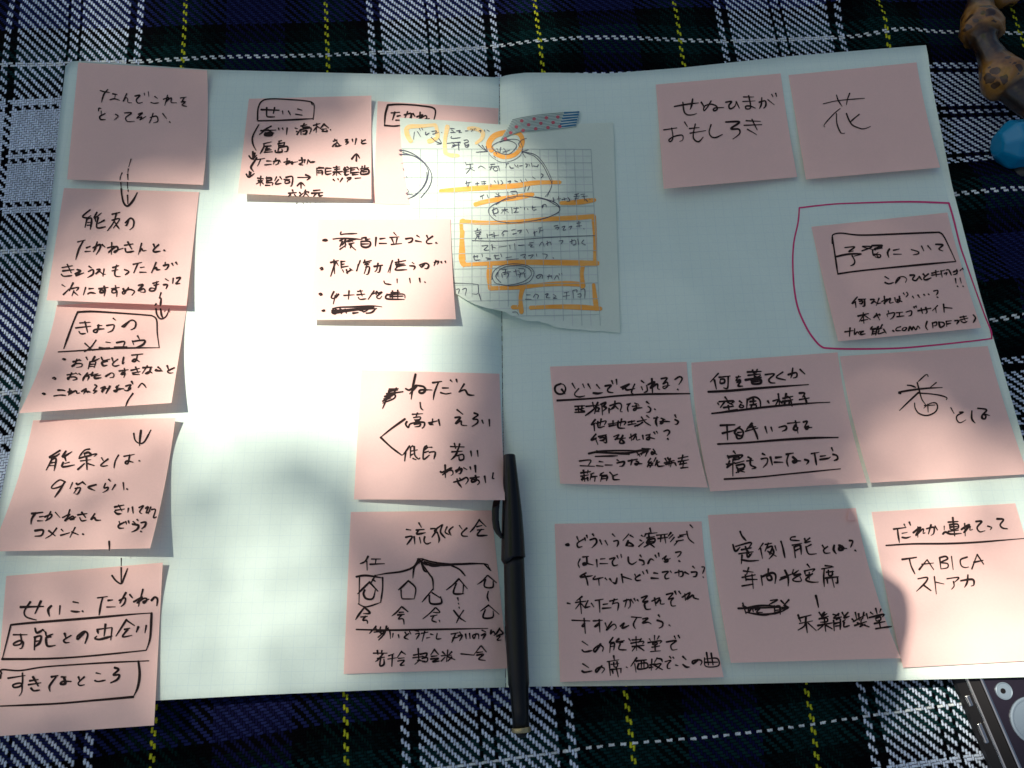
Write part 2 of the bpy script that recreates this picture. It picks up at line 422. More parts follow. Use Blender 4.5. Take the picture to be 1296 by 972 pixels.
INK['n10'] = (430, 640, 6, """505,180 540,185|500,240 550,235 510,295|600,130 620,165|580,185 640,180|600,185 585,215 650,205|565,235 570,290|605,240 615,285|645,235 640,270 660,290 690,280
690,175 735,180 700,240|740,200 755,250 750,280|775,145 720,190 740,210|780,145 765,200 800,245|815,160 800,200 830,220|860,160 830,190 845,225
908,150 930,180|965,170 925,210 935,230 970,232|1060,105 1025,160 990,200|1060,110 1112,160|1040,160 1080,150|1045,185 1095,180|1075,180 1045,225 1120,225
215,385 190,425 155,440|205,420 208,490|240,405 310,405|275,405 270,440|230,445 340,440
595,410 560,465 470,500 350,515 270,530|270,530 235,590|600,430 565,470 555,550|600,405 640,440 690,450 850,455|610,420 680,520 705,560 710,640|620,440 640,490 660,505|590,405 635,405 600,430 630,415 590,425|640,410 720,430 850,445 1000,440 1100,440|640,425 740,445 900,440 1100,442 1130,465 1148,495|1100,445 1140,490|850,455 910,485 952,532|640,430 700,460 780,455|600,400 605,440
125,540 200,530 330,550|150,540 145,750|325,545 325,630 310,735|140,745 200,768 310,735
225,580 180,625 135,670|225,580 290,650|190,640 180,670 200,705 250,705 270,640|250,560 270,575
520,570 480,610 445,640|465,640 470,700 490,708 560,708|520,570 575,625 565,708
710,630 660,690 625,732|700,660 770,705|680,680 690,742 770,740 765,690
905,555 860,600 810,640|885,590 865,665 940,668|905,555 968,630|940,600 935,665
1120,530 1085,570 1045,598|1125,530 1190,585|1105,560 1100,615 1160,620 1165,575
895,700 900,720|900,740 905,750|905,770 910,780|1128,650 1120,690 1132,725
1130,755 1070,800|1130,755 1210,825|1105,790 1090,850 1160,848 1165,800
185,775 150,820 120,865|190,775 230,815 180,820|160,845 210,840|195,840 175,870 205,870 210,895
470,765 430,810 395,838|475,770 518,805|450,810 485,808|440,830 490,825|470,830 445,860 480,860 488,900
725,775 680,820 630,860|730,775 760,810 710,810|690,840 740,830|715,835 700,870 735,885|755,870 760,885
865,795 910,850 955,880|940,795 910,840 885,890
125,940 380,945 700,940 1125,932
275,915 250,945 225,970|270,920 285,960|260,960 330,950 370,925|310,920 305,960 340,980|355,915 340,970 295,1020|370,935 330,960|290,1000 370,940 385,1010
405,970 400,1000|445,980 450,1005|495,960 510,985|525,970 490,1000 520,1015|530,955 540,975|570,945 600,955|575,975 605,970 580,1015|620,970 670,960|645,955 625,1030|690,975 710,980|660,1005 685,1000|740,970 735,1010 770,1010
845,975 900,965|880,970 865,1005 850,1040|860,1005 895,1000|910,960 925,980|900,990 930,985 910,1025|955,975 960,1010|985,970 990,1010|1035,970 1020,1010 1010,985 1050,975 1055,1010|1080,945 1110,960|1075,985 1105,975 1085,1015
1150,945 1145,975 1165,955 1180,975|1215,930 1190,970 1170,985|1210,935 1240,970 1190,985|1190,995 1220,990 1195,1020 1225,1020
255,1120 360,1120|285,1100 290,1130|320,1100 315,1130|330,1125 290,1170 270,1185|285,1160 340,1150|310,1160 305,1215 335,1205 335,1165|370,1140 410,1125|365,1165 430,1155|400,1135 395,1220
470,1105 435,1155|470,1110 500,1130|445,1160 490,1155|440,1180 490,1175 460,1210 490,1210
560,1135 630,1120|595,1085 600,1170|555,1155 640,1145|610,1170 570,1205|590,1175 650,1180|610,1130 660,1120 650,1150 625,1140|625,1160 665,1155 660,1185 625,1185
720,1090 690,1135|720,1095 750,1130|695,1145 740,1140|690,1165 750,1160 705,1185 755,1180
770,1140 850,1135|820,1095 810,1185|780,1110 800,1130|850,1110 825,1135|770,1180 800,1150|815,1145 875,1170|850,1150 820,1180
920,1125 1020,1135|1070,1065 1020,1130|1075,1065 1112,1110|1040,1115 1085,1110|1040,1135 1090,1130 1055,1165 1105,1175""")
INK['n12'] = (820, 86, 6, """200,292 300,275 385,265|265,260 275,330 300,355 340,355 370,345|340,235 330,290 320,315|405,260 430,300|480,250 450,300 425,325 430,290 480,275 520,290 525,315 500,325 505,305 575,300
590,260 635,255 615,285 625,310 660,290 670,255|670,255 695,305|725,220 805,220|720,255 815,250|765,210 780,300 745,310 745,290 780,290 815,305|845,260 890,250 895,285 880,305|865,225 860,280 845,310|910,240 960,280|940,200 950,220|970,192 978,218
120,470 220,455|180,455 190,530 170,560 160,545 200,520 260,510 265,545 240,558|278,410 300,445|360,425 345,500 350,540 385,560 420,525|315,460 390,452|320,495 440,475|480,430 465,485 480,520 515,528 565,505
590,410 695,410 630,460 690,465 695,500 645,540|745,400 855,405|730,435 865,430|790,390 830,470|755,465 825,505""")
INK['n13'] = (990, 76, 6, """312,332 420,308 560,295 625,290|412,265 425,305 455,352|512,252 495,300 488,340|440,368 390,410 320,490 325,508|412,405 415,480 440,545 455,556 475,555|585,412 550,440 515,472|488,405 500,440 530,490 580,515 620,522 670,505""")
INK['n14'] = (1040, 300, 6, """80,50 80,0 90,-20 150,-30 300,-15 600,-25 850,-35 900,-32 930,0 970,80 1018,185|80,0 100,130 122,280|122,280 300,255 700,215 1018,185
175,80 250,75 205,110 240,105|105,150 200,130 300,128 245,145|230,140 250,180 245,205 220,218|305,105 380,75 310,70 330,80 410,100|380,65 460,65 400,90 460,80 385,100|385,100 395,140 430,115|400,130 445,135 440,155 405,150|410,130 430,150
515,90 500,120 510,155|545,100 590,90|545,130 605,130|680,95 730,110 735,125 695,135|758,68 775,105|805,65 830,95|865,55 920,60 890,90 920,105
480,300 510,318|480,345 510,355 545,345|595,310 560,350 580,310 620,300 645,320 635,345|670,290 705,290 690,320 715,330 740,300|740,300 760,325|770,280 790,300|810,280 775,310 790,325 830,310
835,275 890,260|835,290 905,280|865,255 870,300|905,255 915,305|905,260 935,250|945,250 965,250 985,290|930,280 950,270 945,290|1000,265 1030,255 1020,280 1000,285|1025,245 1030,280|1050,255 1065,240|1070,235 1075,250
1015,315 1020,350|1030,372 1036,378|1050,310 1060,350|1072,372 1078,378
270,455 230,505 260,490|255,490 260,535|280,475 335,470|325,475 325,520 310,525|285,490 310,485 305,505 285,505|370,475 400,475 375,505 400,490 420,505|435,465 415,520|425,505 450,500
475,450 480,510|455,490 500,470 470,505 520,465 515,500 545,495|555,460 560,490|570,475 600,470|590,450 590,490 570,495 580,480 610,490|620,425 630,440|645,420 655,435 640,455|690,450 700,465|730,440 745,460|775,435 785,445|810,432 818,440|850,410 880,405 880,425 870,440|875,455 885,460
275,600 355,580|315,575 320,655|320,590 285,640|325,595 370,625|300,635 350,625|395,610 440,585 440,600|415,580 440,630|415,590 400,600
505,560 510,580|495,585 500,605|495,585 550,575 545,605 520,625|565,575 615,570|590,575 590,600|570,605 625,598|640,570 680,560 680,590 660,600|700,530 705,540|715,525 720,535
730,560 830,540|755,540 765,580|790,535 800,570 790,580|880,520 840,560|865,540 870,575|925,510 930,570|930,535 990,540
215,690 210,755|175,720 240,710|250,695 250,740 270,720 285,740|285,720 320,715 300,725 295,740 330,735|385,680 370,700 410,690|390,705 380,745|385,705 415,700 410,745|390,720 410,718|390,735 410,732|430,680 420,700 460,690|435,710 430,735 480,720|460,665 440,700|470,700 490,730
540,710 550,718|600,680 570,690 565,710 600,710|620,690 610,705 630,710 645,690 625,685|660,710 670,680 685,705 695,680 715,705 730,675 745,695|800,640 790,680 805,705|840,650 845,690|840,655 870,645 870,670 845,675|890,645 900,685 930,670 925,650 890,645|945,640 950,680|945,640 985,635|950,660 980,655|1010,635 1040,635 1025,660|1050,610 1100,600|1050,630 1110,615|1075,600 1090,635|1060,640 1080,650 1105,640|1150,590 1168,615 1150,650""")
INK['page_red'] = (1000, 250, 6, """70,78 300,52 500,42 900,32 1205,42|70,78 60,190 30,330 20,480 30,680 60,840 115,970 170,1060 235,1130 300,1145 500,1150 800,1145 1000,1130 1200,1110 1500,1075 1530,1060 1520,1000|1205,42 1240,160 1290,360 1330,480 1400,680 1480,900 1525,1010 1530,1050""")
INK['n15'] = (690, 456, 6, """120,178 80,195 75,230 100,255 140,250 155,215 140,185 115,178|125,220 150,255|90,305 350,290 550,270 750,258 900,255 1098,253
205,175 228,215|255,215 225,250 230,270 260,278 300,270|285,180 298,210|325,180 345,215|390,185 415,215|365,248 400,252 435,245|455,195 500,190 475,220 480,240 515,245|505,155 515,180|540,145 545,185
575,205 640,180 585,220 605,205 620,225 680,215|680,180 655,240 668,255|730,155 750,170|730,200 740,225|770,190 775,230 750,245|810,140 815,245|780,185 830,165 800,210 850,180 855,215 870,220|880,140 925,135 895,180 925,165 930,195 905,215 895,200 945,190|985,145 1020,125 1040,140 1015,185|1005,220 1013,226
225,350 300,345|230,375 295,365|250,350 255,400|280,345 275,390|225,395 300,390 255,375
310,350 410,340|360,320 370,365|400,320 370,370 305,420|380,360 410,365 395,390|380,385 410,390|390,345 375,405|420,335 460,320 445,350 465,360 440,385|430,330 435,415|485,365 485,400|490,345 560,325 580,345 570,385 585,390|530,310 525,350 495,375|530,345 555,370
620,335 650,325|640,330 625,360 630,390|680,325 710,335|660,350 715,345|690,340 690,375 670,380 680,365 735,360|770,315 790,330|780,350 800,365 795,390 770,395|830,370 838,375
380,450 350,490 385,475|370,480 375,535|390,480 460,460 450,490|425,445 415,500|400,465 405,510 450,500|480,485 540,475|515,460 515,490|485,500 540,490|545,475 610,465 600,490|580,445 570,500|555,460 555,510 605,515|630,470 680,460|655,460 660,485|630,490 690,480|700,465 770,450|680,500 740,475|730,430 760,470 800,495|770,420 790,435|740,470 700,500
825,440 860,435|850,430 840,465 850,500|880,440 910,450|870,465 910,460|895,455 890,475 875,480 890,465 945,465|985,415 995,435|985,450 1010,465 1000,485 985,485
385,560 350,605 390,590|380,590 400,640|405,580 465,565|460,575 465,625 445,620|415,590 445,585 445,605 415,610|520,580 560,565 530,605 550,590 575,610|590,570 565,625 600,625 570,590|530,600 610,590|650,560 655,610|640,590 690,560 665,605 690,575 695,605 720,600|740,570 745,600|765,570 800,560|790,565 790,600 770,600 780,585 830,595|825,545 835,560|845,540 855,555|900,540 930,530 945,545 925,575|930,595 936,602
330,708 430,690 600,685 740,690|385,700 600,705 730,690|390,690 440,700 640,715|380,730 450,728 550,725|670,690 780,680 700,720|690,690 720,730|735,670 770,675 800,672|750,680 730,720|780,685 760,730|820,675 835,700 810,715 810,695 848,715
260,765 345,758 325,800|265,800 375,805|410,768 440,772|390,800 440,805|455,795 510,795|545,755 560,765|545,780 600,770 590,800 565,805|630,765 700,750|660,755 650,795|690,765 710,775 695,795 680,785 735,785
800,745 780,775 810,770|785,785 820,780|790,780 775,810|815,780 795,815|790,800 820,795|840,740 825,770|850,760 835,800|855,775 870,770|850,785 860,805 905,800|910,745 925,770|930,740 945,770|905,780 980,760|950,745 940,800|915,790 980,775|960,770 950,810|985,780 995,800|1010,745 1085,730|1045,720 1035,770|1010,770 1090,755|1025,765 1030,790|1020,790 1075,780|1050,770 1045,820|1030,818 1085,812
270,855 345,845|290,835 295,865|325,835 320,860|270,880 330,870|295,865 300,920|275,905 330,895|285,890 280,915|320,890 325,915|345,865 370,855|350,870 340,910|350,885 395,880|380,880 375,920
420,865 445,850|415,875 470,870|430,880 420,920|430,885 470,880 465,915|430,900 465,897|490,850 520,880|510,880 550,865|515,880 520,905 565,905""")
INK['n16'] = (880, 450, 6, """175,135 115,200|145,185 160,255|180,165 265,155|250,160 245,245 215,245|190,180 220,180 220,205 190,210 190,182|310,165 345,160|330,155 310,190 340,185 345,205|315,205 340,200 325,230 360,232
395,125 500,120|435,110 440,135|470,105 460,135|400,150 495,140|380,185 500,165|450,130 445,190|440,185 495,150|430,190 435,215 495,210 490,180 435,190|440,200 490,195|460,160 420,190|530,145 600,140 560,180 570,205 605,208|665,125 615,165 685,185|705,145 765,130 770,160 745,170|740,95 735,135 725,170|795,105 832,140
98,275 250,268 450,250 650,235 860,220|125,440 300,420 500,395 700,375 900,360 1022,354
225,315 245,340|170,360 180,375|180,350 290,345 270,365|220,355 190,395|245,355 285,375|215,395 290,385|250,380 255,410|205,430 320,408|335,345 355,360|345,370 335,390 360,395 365,380 345,375|395,330 390,400|395,335 450,315 490,340 495,400|415,350 460,345|440,330 440,370|415,375 465,365|430,375 425,400 460,395 460,375 430,378|550,345 560,360
590,345 640,330|630,290 640,385|635,330 605,385|640,345 660,365|665,325 740,310|690,290 680,330|700,310 725,330|660,350 740,335|725,340 735,385|680,350 680,375 710,370 710,345 680,352|790,285 830,285 815,315|790,335 865,322|825,300 845,360 820,365
190,530 300,525|240,525 245,640|205,590 310,565|340,540 290,570|310,560 300,590 350,610 365,580 340,555 310,560|320,585 360,580|310,600 320,630 350,625 365,600|430,515 390,560|380,575 475,550|430,530 460,590 475,635|400,545 460,540|530,540 545,590|575,545 585,575|635,545 685,535 690,560 660,575|700,515 795,505|760,495 780,590|760,530 745,560 770,565 780,545|820,505 850,500 830,545 860,535 850,560 835,550 885,545
170,672 400,660 650,640 900,625 1085,622|220,938 450,925 700,900 950,875 1102,860
290,725 305,745|245,760 255,785|250,770 355,755 340,780|290,775 330,770 330,790|290,790 335,785|235,825 290,820|260,800 240,850|285,790 285,915|240,850 300,810|300,820 370,800|310,835 365,825 370,850 320,860 310,835|320,870 375,885|365,860 310,890|320,850 330,890|400,770 430,785|390,800 440,795|420,780 420,830 460,850 430,860
510,745 530,755|500,785 545,780 545,815 515,850|570,770 585,830|610,775 655,770|600,810 665,810|690,750 745,740|710,745 695,800 705,840|740,770 755,775|740,770 770,800 750,815 740,800 800,800|830,790 860,800 845,825|880,745 940,735|905,740 910,770 920,830|950,765 990,760|945,790 1010,780 1025,770|1035,700 1045,725|1045,750 1075,760 1080,785 1055,797""")
INK['n17'] = (1070, 440, 6, """628,218 612,205 545,265|545,265 560,320 580,390 615,440|470,285 500,288 535,302|690,265 640,305|420,348 405,340 480,325 600,310 735,302|555,340 480,410 410,478|555,345 640,350 720,362 770,380 765,395|525,420 530,460 560,500 620,515 680,490 700,450 685,420 640,425 595,460|600,440 680,435|625,430 628,490
800,455 825,500|865,490 895,490 850,515 845,545 870,570 915,548|960,480 960,540 985,572|1005,460 1070,470 1055,500|1075,475 1040,510 1035,535 1060,540 1065,515 1040,510 1045,535|1060,505 1095,515""")
INK['n18'] = (705, 660, 6, """65,178 85,170 90,182 72,185|150,115 165,150|200,135 155,165 160,195 190,190|210,125 215,145|225,105 230,125|270,95 280,110|250,140 290,130 300,160 265,200|325,140 340,175|365,145 385,180|420,95 440,115|430,150 460,145 465,165 455,190|545,95 500,145|555,105 580,120|540,145 525,185 545,160 580,185 525,185
640,105 655,115|630,140 645,150|620,190 660,155|705,50 715,90|670,95 760,85|670,100 665,115|700,85 690,130|680,125 740,115|690,140 740,130 735,160 680,165 690,140|685,155 735,150|700,170 660,195|700,165 740,195|700,110 705,160
755,105 840,95|765,130 840,120|790,105 785,155|815,100 825,165|865,85 845,110|880,100 850,130|890,120 860,155|920,120 960,110|905,150 960,140|985,75 1000,130 1040,165|920,145 890,180|1010,25 1032,48|930,105 990,95
175,285 160,320 170,350|195,270 240,265|225,270 225,320 200,330 205,315 275,330|300,290 305,345|330,285 365,282|325,320 385,320|400,285 440,275 420,305 430,335 460,330|455,260 465,280|485,250 490,275|540,270 545,310 570,325 605,305|630,255 640,270|625,290 655,300 660,325 645,330|690,320 710,285 735,295|745,255 755,275|770,240 775,265|800,285 830,260 815,290 840,285 840,305 815,305 860,280|900,235 940,230 935,250 915,270|925,298 935,305
220,390 175,420 270,410|210,410 225,440 235,485|180,425 260,415|290,415 275,440 350,425|315,430 320,485|365,430 380,445|400,435 415,455|455,430 445,470 420,460|490,400 500,465|500,420 565,440|590,400 600,425|630,405 595,430 605,448 635,445|650,380 660,400|680,370 690,395|735,390 765,395|715,430 770,432|800,385 845,380 820,410 825,435 850,430|860,375 870,390|895,390 950,380 955,410 935,420|925,370 925,415|970,385 1000,400|1030,340 1045,355|1020,385 1060,385 1055,415 1035,420|1100,345 1120,350 1105,395|1108,420 1114,427
78,620 100,625
190,570 150,600|140,615 220,605|175,590 185,700|170,625 140,665|185,625 215,660|235,600 215,650 250,645|260,620 280,650|290,600 350,590|320,595 325,690|350,630 385,625|345,660 410,655|400,605 460,590|435,590 420,630|420,625 465,620 460,675|505,605 550,595 555,640 540,660|530,590 515,650|560,590 580,620|585,585 595,605|610,595 618,605
640,580 685,565 650,610 690,605 665,625 675,665 710,665|740,580 750,640|720,605 780,580 750,625 785,595 785,625 815,625|830,555 880,545 845,590 885,580 865,605 870,640 900,640|895,530 905,555|925,530 940,550|970,550 975,600|950,575 1010,540 985,590 1030,560 1040,580 1075,590
112,750 250,755|205,735 215,850|210,775 190,795 210,800|275,755 345,750|320,745 325,840|320,770 285,800 315,790|365,770 380,810|415,760 375,825 430,780 450,805 430,825|480,795 510,770 495,810 545,790|565,725 640,730|605,730 580,780 595,815|650,740 690,735 650,770 690,765 715,778|770,710 780,725|760,750 800,765 800,795 775,810|850,785 862,795
190,910 235,940|190,975 210,990 265,980|330,930 290,990 280,970 320,940 350,955 345,985
425,880 400,920 435,915|405,930 400,995|405,930 435,925 430,975|405,950 435,945|470,890 450,915 510,905|500,915 470,925|480,930 470,970 525,975
545,890 560,910|600,875 600,920|570,900 640,895|640,890 620,920|560,925 655,910 650,930|600,915 605,980|570,950 660,940|600,945 570,985|610,945 660,980
700,890 710,905|740,865 740,900|775,870 760,895|690,920 790,905 780,925|725,925 760,920 755,935 725,935 725,925|720,955 780,945|745,935 745,985|710,988 785,982|830,915 905,905 865,940 875,975 912,970|890,870 900,890|920,865 932,885
195,1080 240,1110|190,1135 210,1145 265,1135|340,1095 300,1145 295,1125 330,1105 360,1120 340,1150
430,1020 435,1050|380,1065 470,1050|395,1065 405,1170|410,1085 470,1080|430,1070 435,1105 460,1100|455,1065 460,1100|410,1125 490,1115|420,1130 425,1155|485,1120 485,1150|450,1110 465,1180|525,1105 535,1110
605,1035 560,1100|590,1080 600,1145|600,1060 680,1050|620,1080 615,1120 685,1110 680,1075 620,1080|640,1060 640,1110|660,1055 660,1110|720,1045 715,1130|705,1090 745,1080|760,1035 740,1070|760,1040 790,1045 800,1065|735,1090 790,1080 750,1125|745,1095 800,1125|700,1110 730,1105|820,1065 865,1055 840,1085 840,1115 860,1115|855,1025 865,1040|880,1030 888,1040|900,1090 920,1095
955,1025 980,1050|955,1085 980,1105 1005,1105|1070,1050 1035,1080 1030,1060 1080,1050 1100,1065 1090,1090|1135,995 1150,1090|1170,1000 1185,1090|1120,1035 1130,1100 1225,1095 1215,1040 1125,1045|1125,1070 1220,1068""")
INK['n19'] = (920, 660, 6, """100,75 115,110 145,145|45,175 65,225 100,195|65,190 170,160 185,170 160,205|110,215 185,200|140,190 150,215 170,250|90,245 200,230|150,235 160,270 190,240|115,255 110,320|110,290 170,300 240,295
275,165 240,215|255,205 270,280|290,175 340,165|315,165 290,225|305,200 345,190 325,250|310,225 330,250|345,200 355,240 320,285|320,230 375,265|365,185 375,220|410,150 425,200 440,275
520,115 490,120 485,140 550,145|495,180 570,165|510,190 520,275|510,195 555,180 565,250|520,220 555,205|630,125 590,160 635,150|590,130 600,165|640,175 600,195|600,190 620,245 680,245
725,180 740,205|765,190 735,215 745,240 785,238|815,180 810,215 830,245|850,180 880,185|860,180 850,215 880,215 885,195 850,200 910,205|930,145 955,150 940,195|972,218 982,226
125,375 200,385|165,350 150,400|115,425 215,405|140,405 145,450|150,440 230,440|115,490 200,475|190,400 200,510|260,410 270,485|265,420 340,390 370,410 365,470|315,360 310,420|300,415 330,410 340,440 315,445 300,420|400,445 470,420|440,370 465,430 465,490|410,430 490,400|505,365 500,400 545,370|510,410 560,400 500,440 525,455 565,450 555,420|610,325 630,350|590,375 595,400|595,375 665,360 650,380|600,410 650,400|625,385 625,440|650,395 600,440 640,460 695,460
745,335 800,340|720,360 810,345|740,360 735,420 740,495|755,385 810,380|770,370 775,410 800,405 800,375|750,430 845,420|760,435 765,470|840,430 840,465 825,465|795,415 815,500|765,430 830,420
675,562 685,600 695,652
85,660 470,650|120,620 145,700|120,640 160,660 165,690 190,655 200,685|215,670 250,660 225,690 270,690|330,600 385,595 320,630|360,640 365,705|360,650 400,645 405,705|365,675 410,670|410,600 450,640|470,595 430,640|440,640 465,655 410,665|150,690 250,705 380,695 465,660|200,700 300,710 400,680|140,660 240,640 330,640 410,655
540,710 560,760|545,735 640,710|550,775 650,755|600,730 590,790 540,825|600,770 610,845|615,770 680,830
700,690 720,720|740,690 720,720 760,700|700,740 770,720|720,740 760,735 760,760 710,765|690,790 800,770|740,740 750,835|730,790 690,825|755,790 800,815|805,705 850,715|850,700 810,735 870,725|810,750 815,830|830,745 860,740 860,820|820,775 860,765|825,795 860,790|875,690 890,720|920,690 890,730 930,720|880,760 900,745|890,765 890,800 930,790
950,740 970,760|975,690 985,740|1000,700 1005,750|960,760 1050,710|1040,690 1030,740|1060,700 1070,740|970,790 1060,760|1020,740 1015,800|990,770 1080,800|1010,800 1050,780|1090,690 1110,705|1130,660 1140,700|1170,665 1160,690|1080,730 1190,705 1180,725|1130,735 1165,725 1165,750 1135,755 1130,735|1120,775 1200,760|1155,750 1165,805|1130,815 1190,805 1250,798""")
INK['n20'] = (1080, 630, 6, """305,238 400,225|335,232 340,280 350,340|370,270 410,262|370,300 400,305 435,295|385,200 395,220|425,185 435,210|490,220 490,300|455,265 510,225 475,285 530,235 530,270 545,265|555,235 610,225 610,270 590,285|590,205 570,275|620,215 640,245
690,215 690,245|680,275 700,260 740,275 820,270|720,185 795,180|755,150 770,290|730,205 790,200 795,230 740,240 730,210|735,222 790,218|720,255 800,245|845,195 850,290|820,240 880,205 840,265 885,215 885,245 905,240|930,180 975,180 940,225 960,258 1000,250|1020,215 1050,225 1040,242|1090,160 1140,165 1115,205 1135,230 1170,235
248,362 450,350 700,348 900,340 1100,325 1300,308|370,468 480,452|425,460 440,520 468,578|500,545 560,470|560,470 610,545|520,505 610,495|655,455 665,540|655,455 700,445 715,465 665,490 715,500 715,530 665,540|745,445 758,545|865,450 815,470 820,515 850,530 875,525|900,540 940,430|940,430 990,505|915,490 985,475
490,615 560,605 550,640 480,710|530,660 590,705|615,598 630,730|625,640 690,655|710,615 800,605 770,640|760,635 765,670 745,695|815,630 905,620 915,660 895,670|870,585 865,640 845,680""")
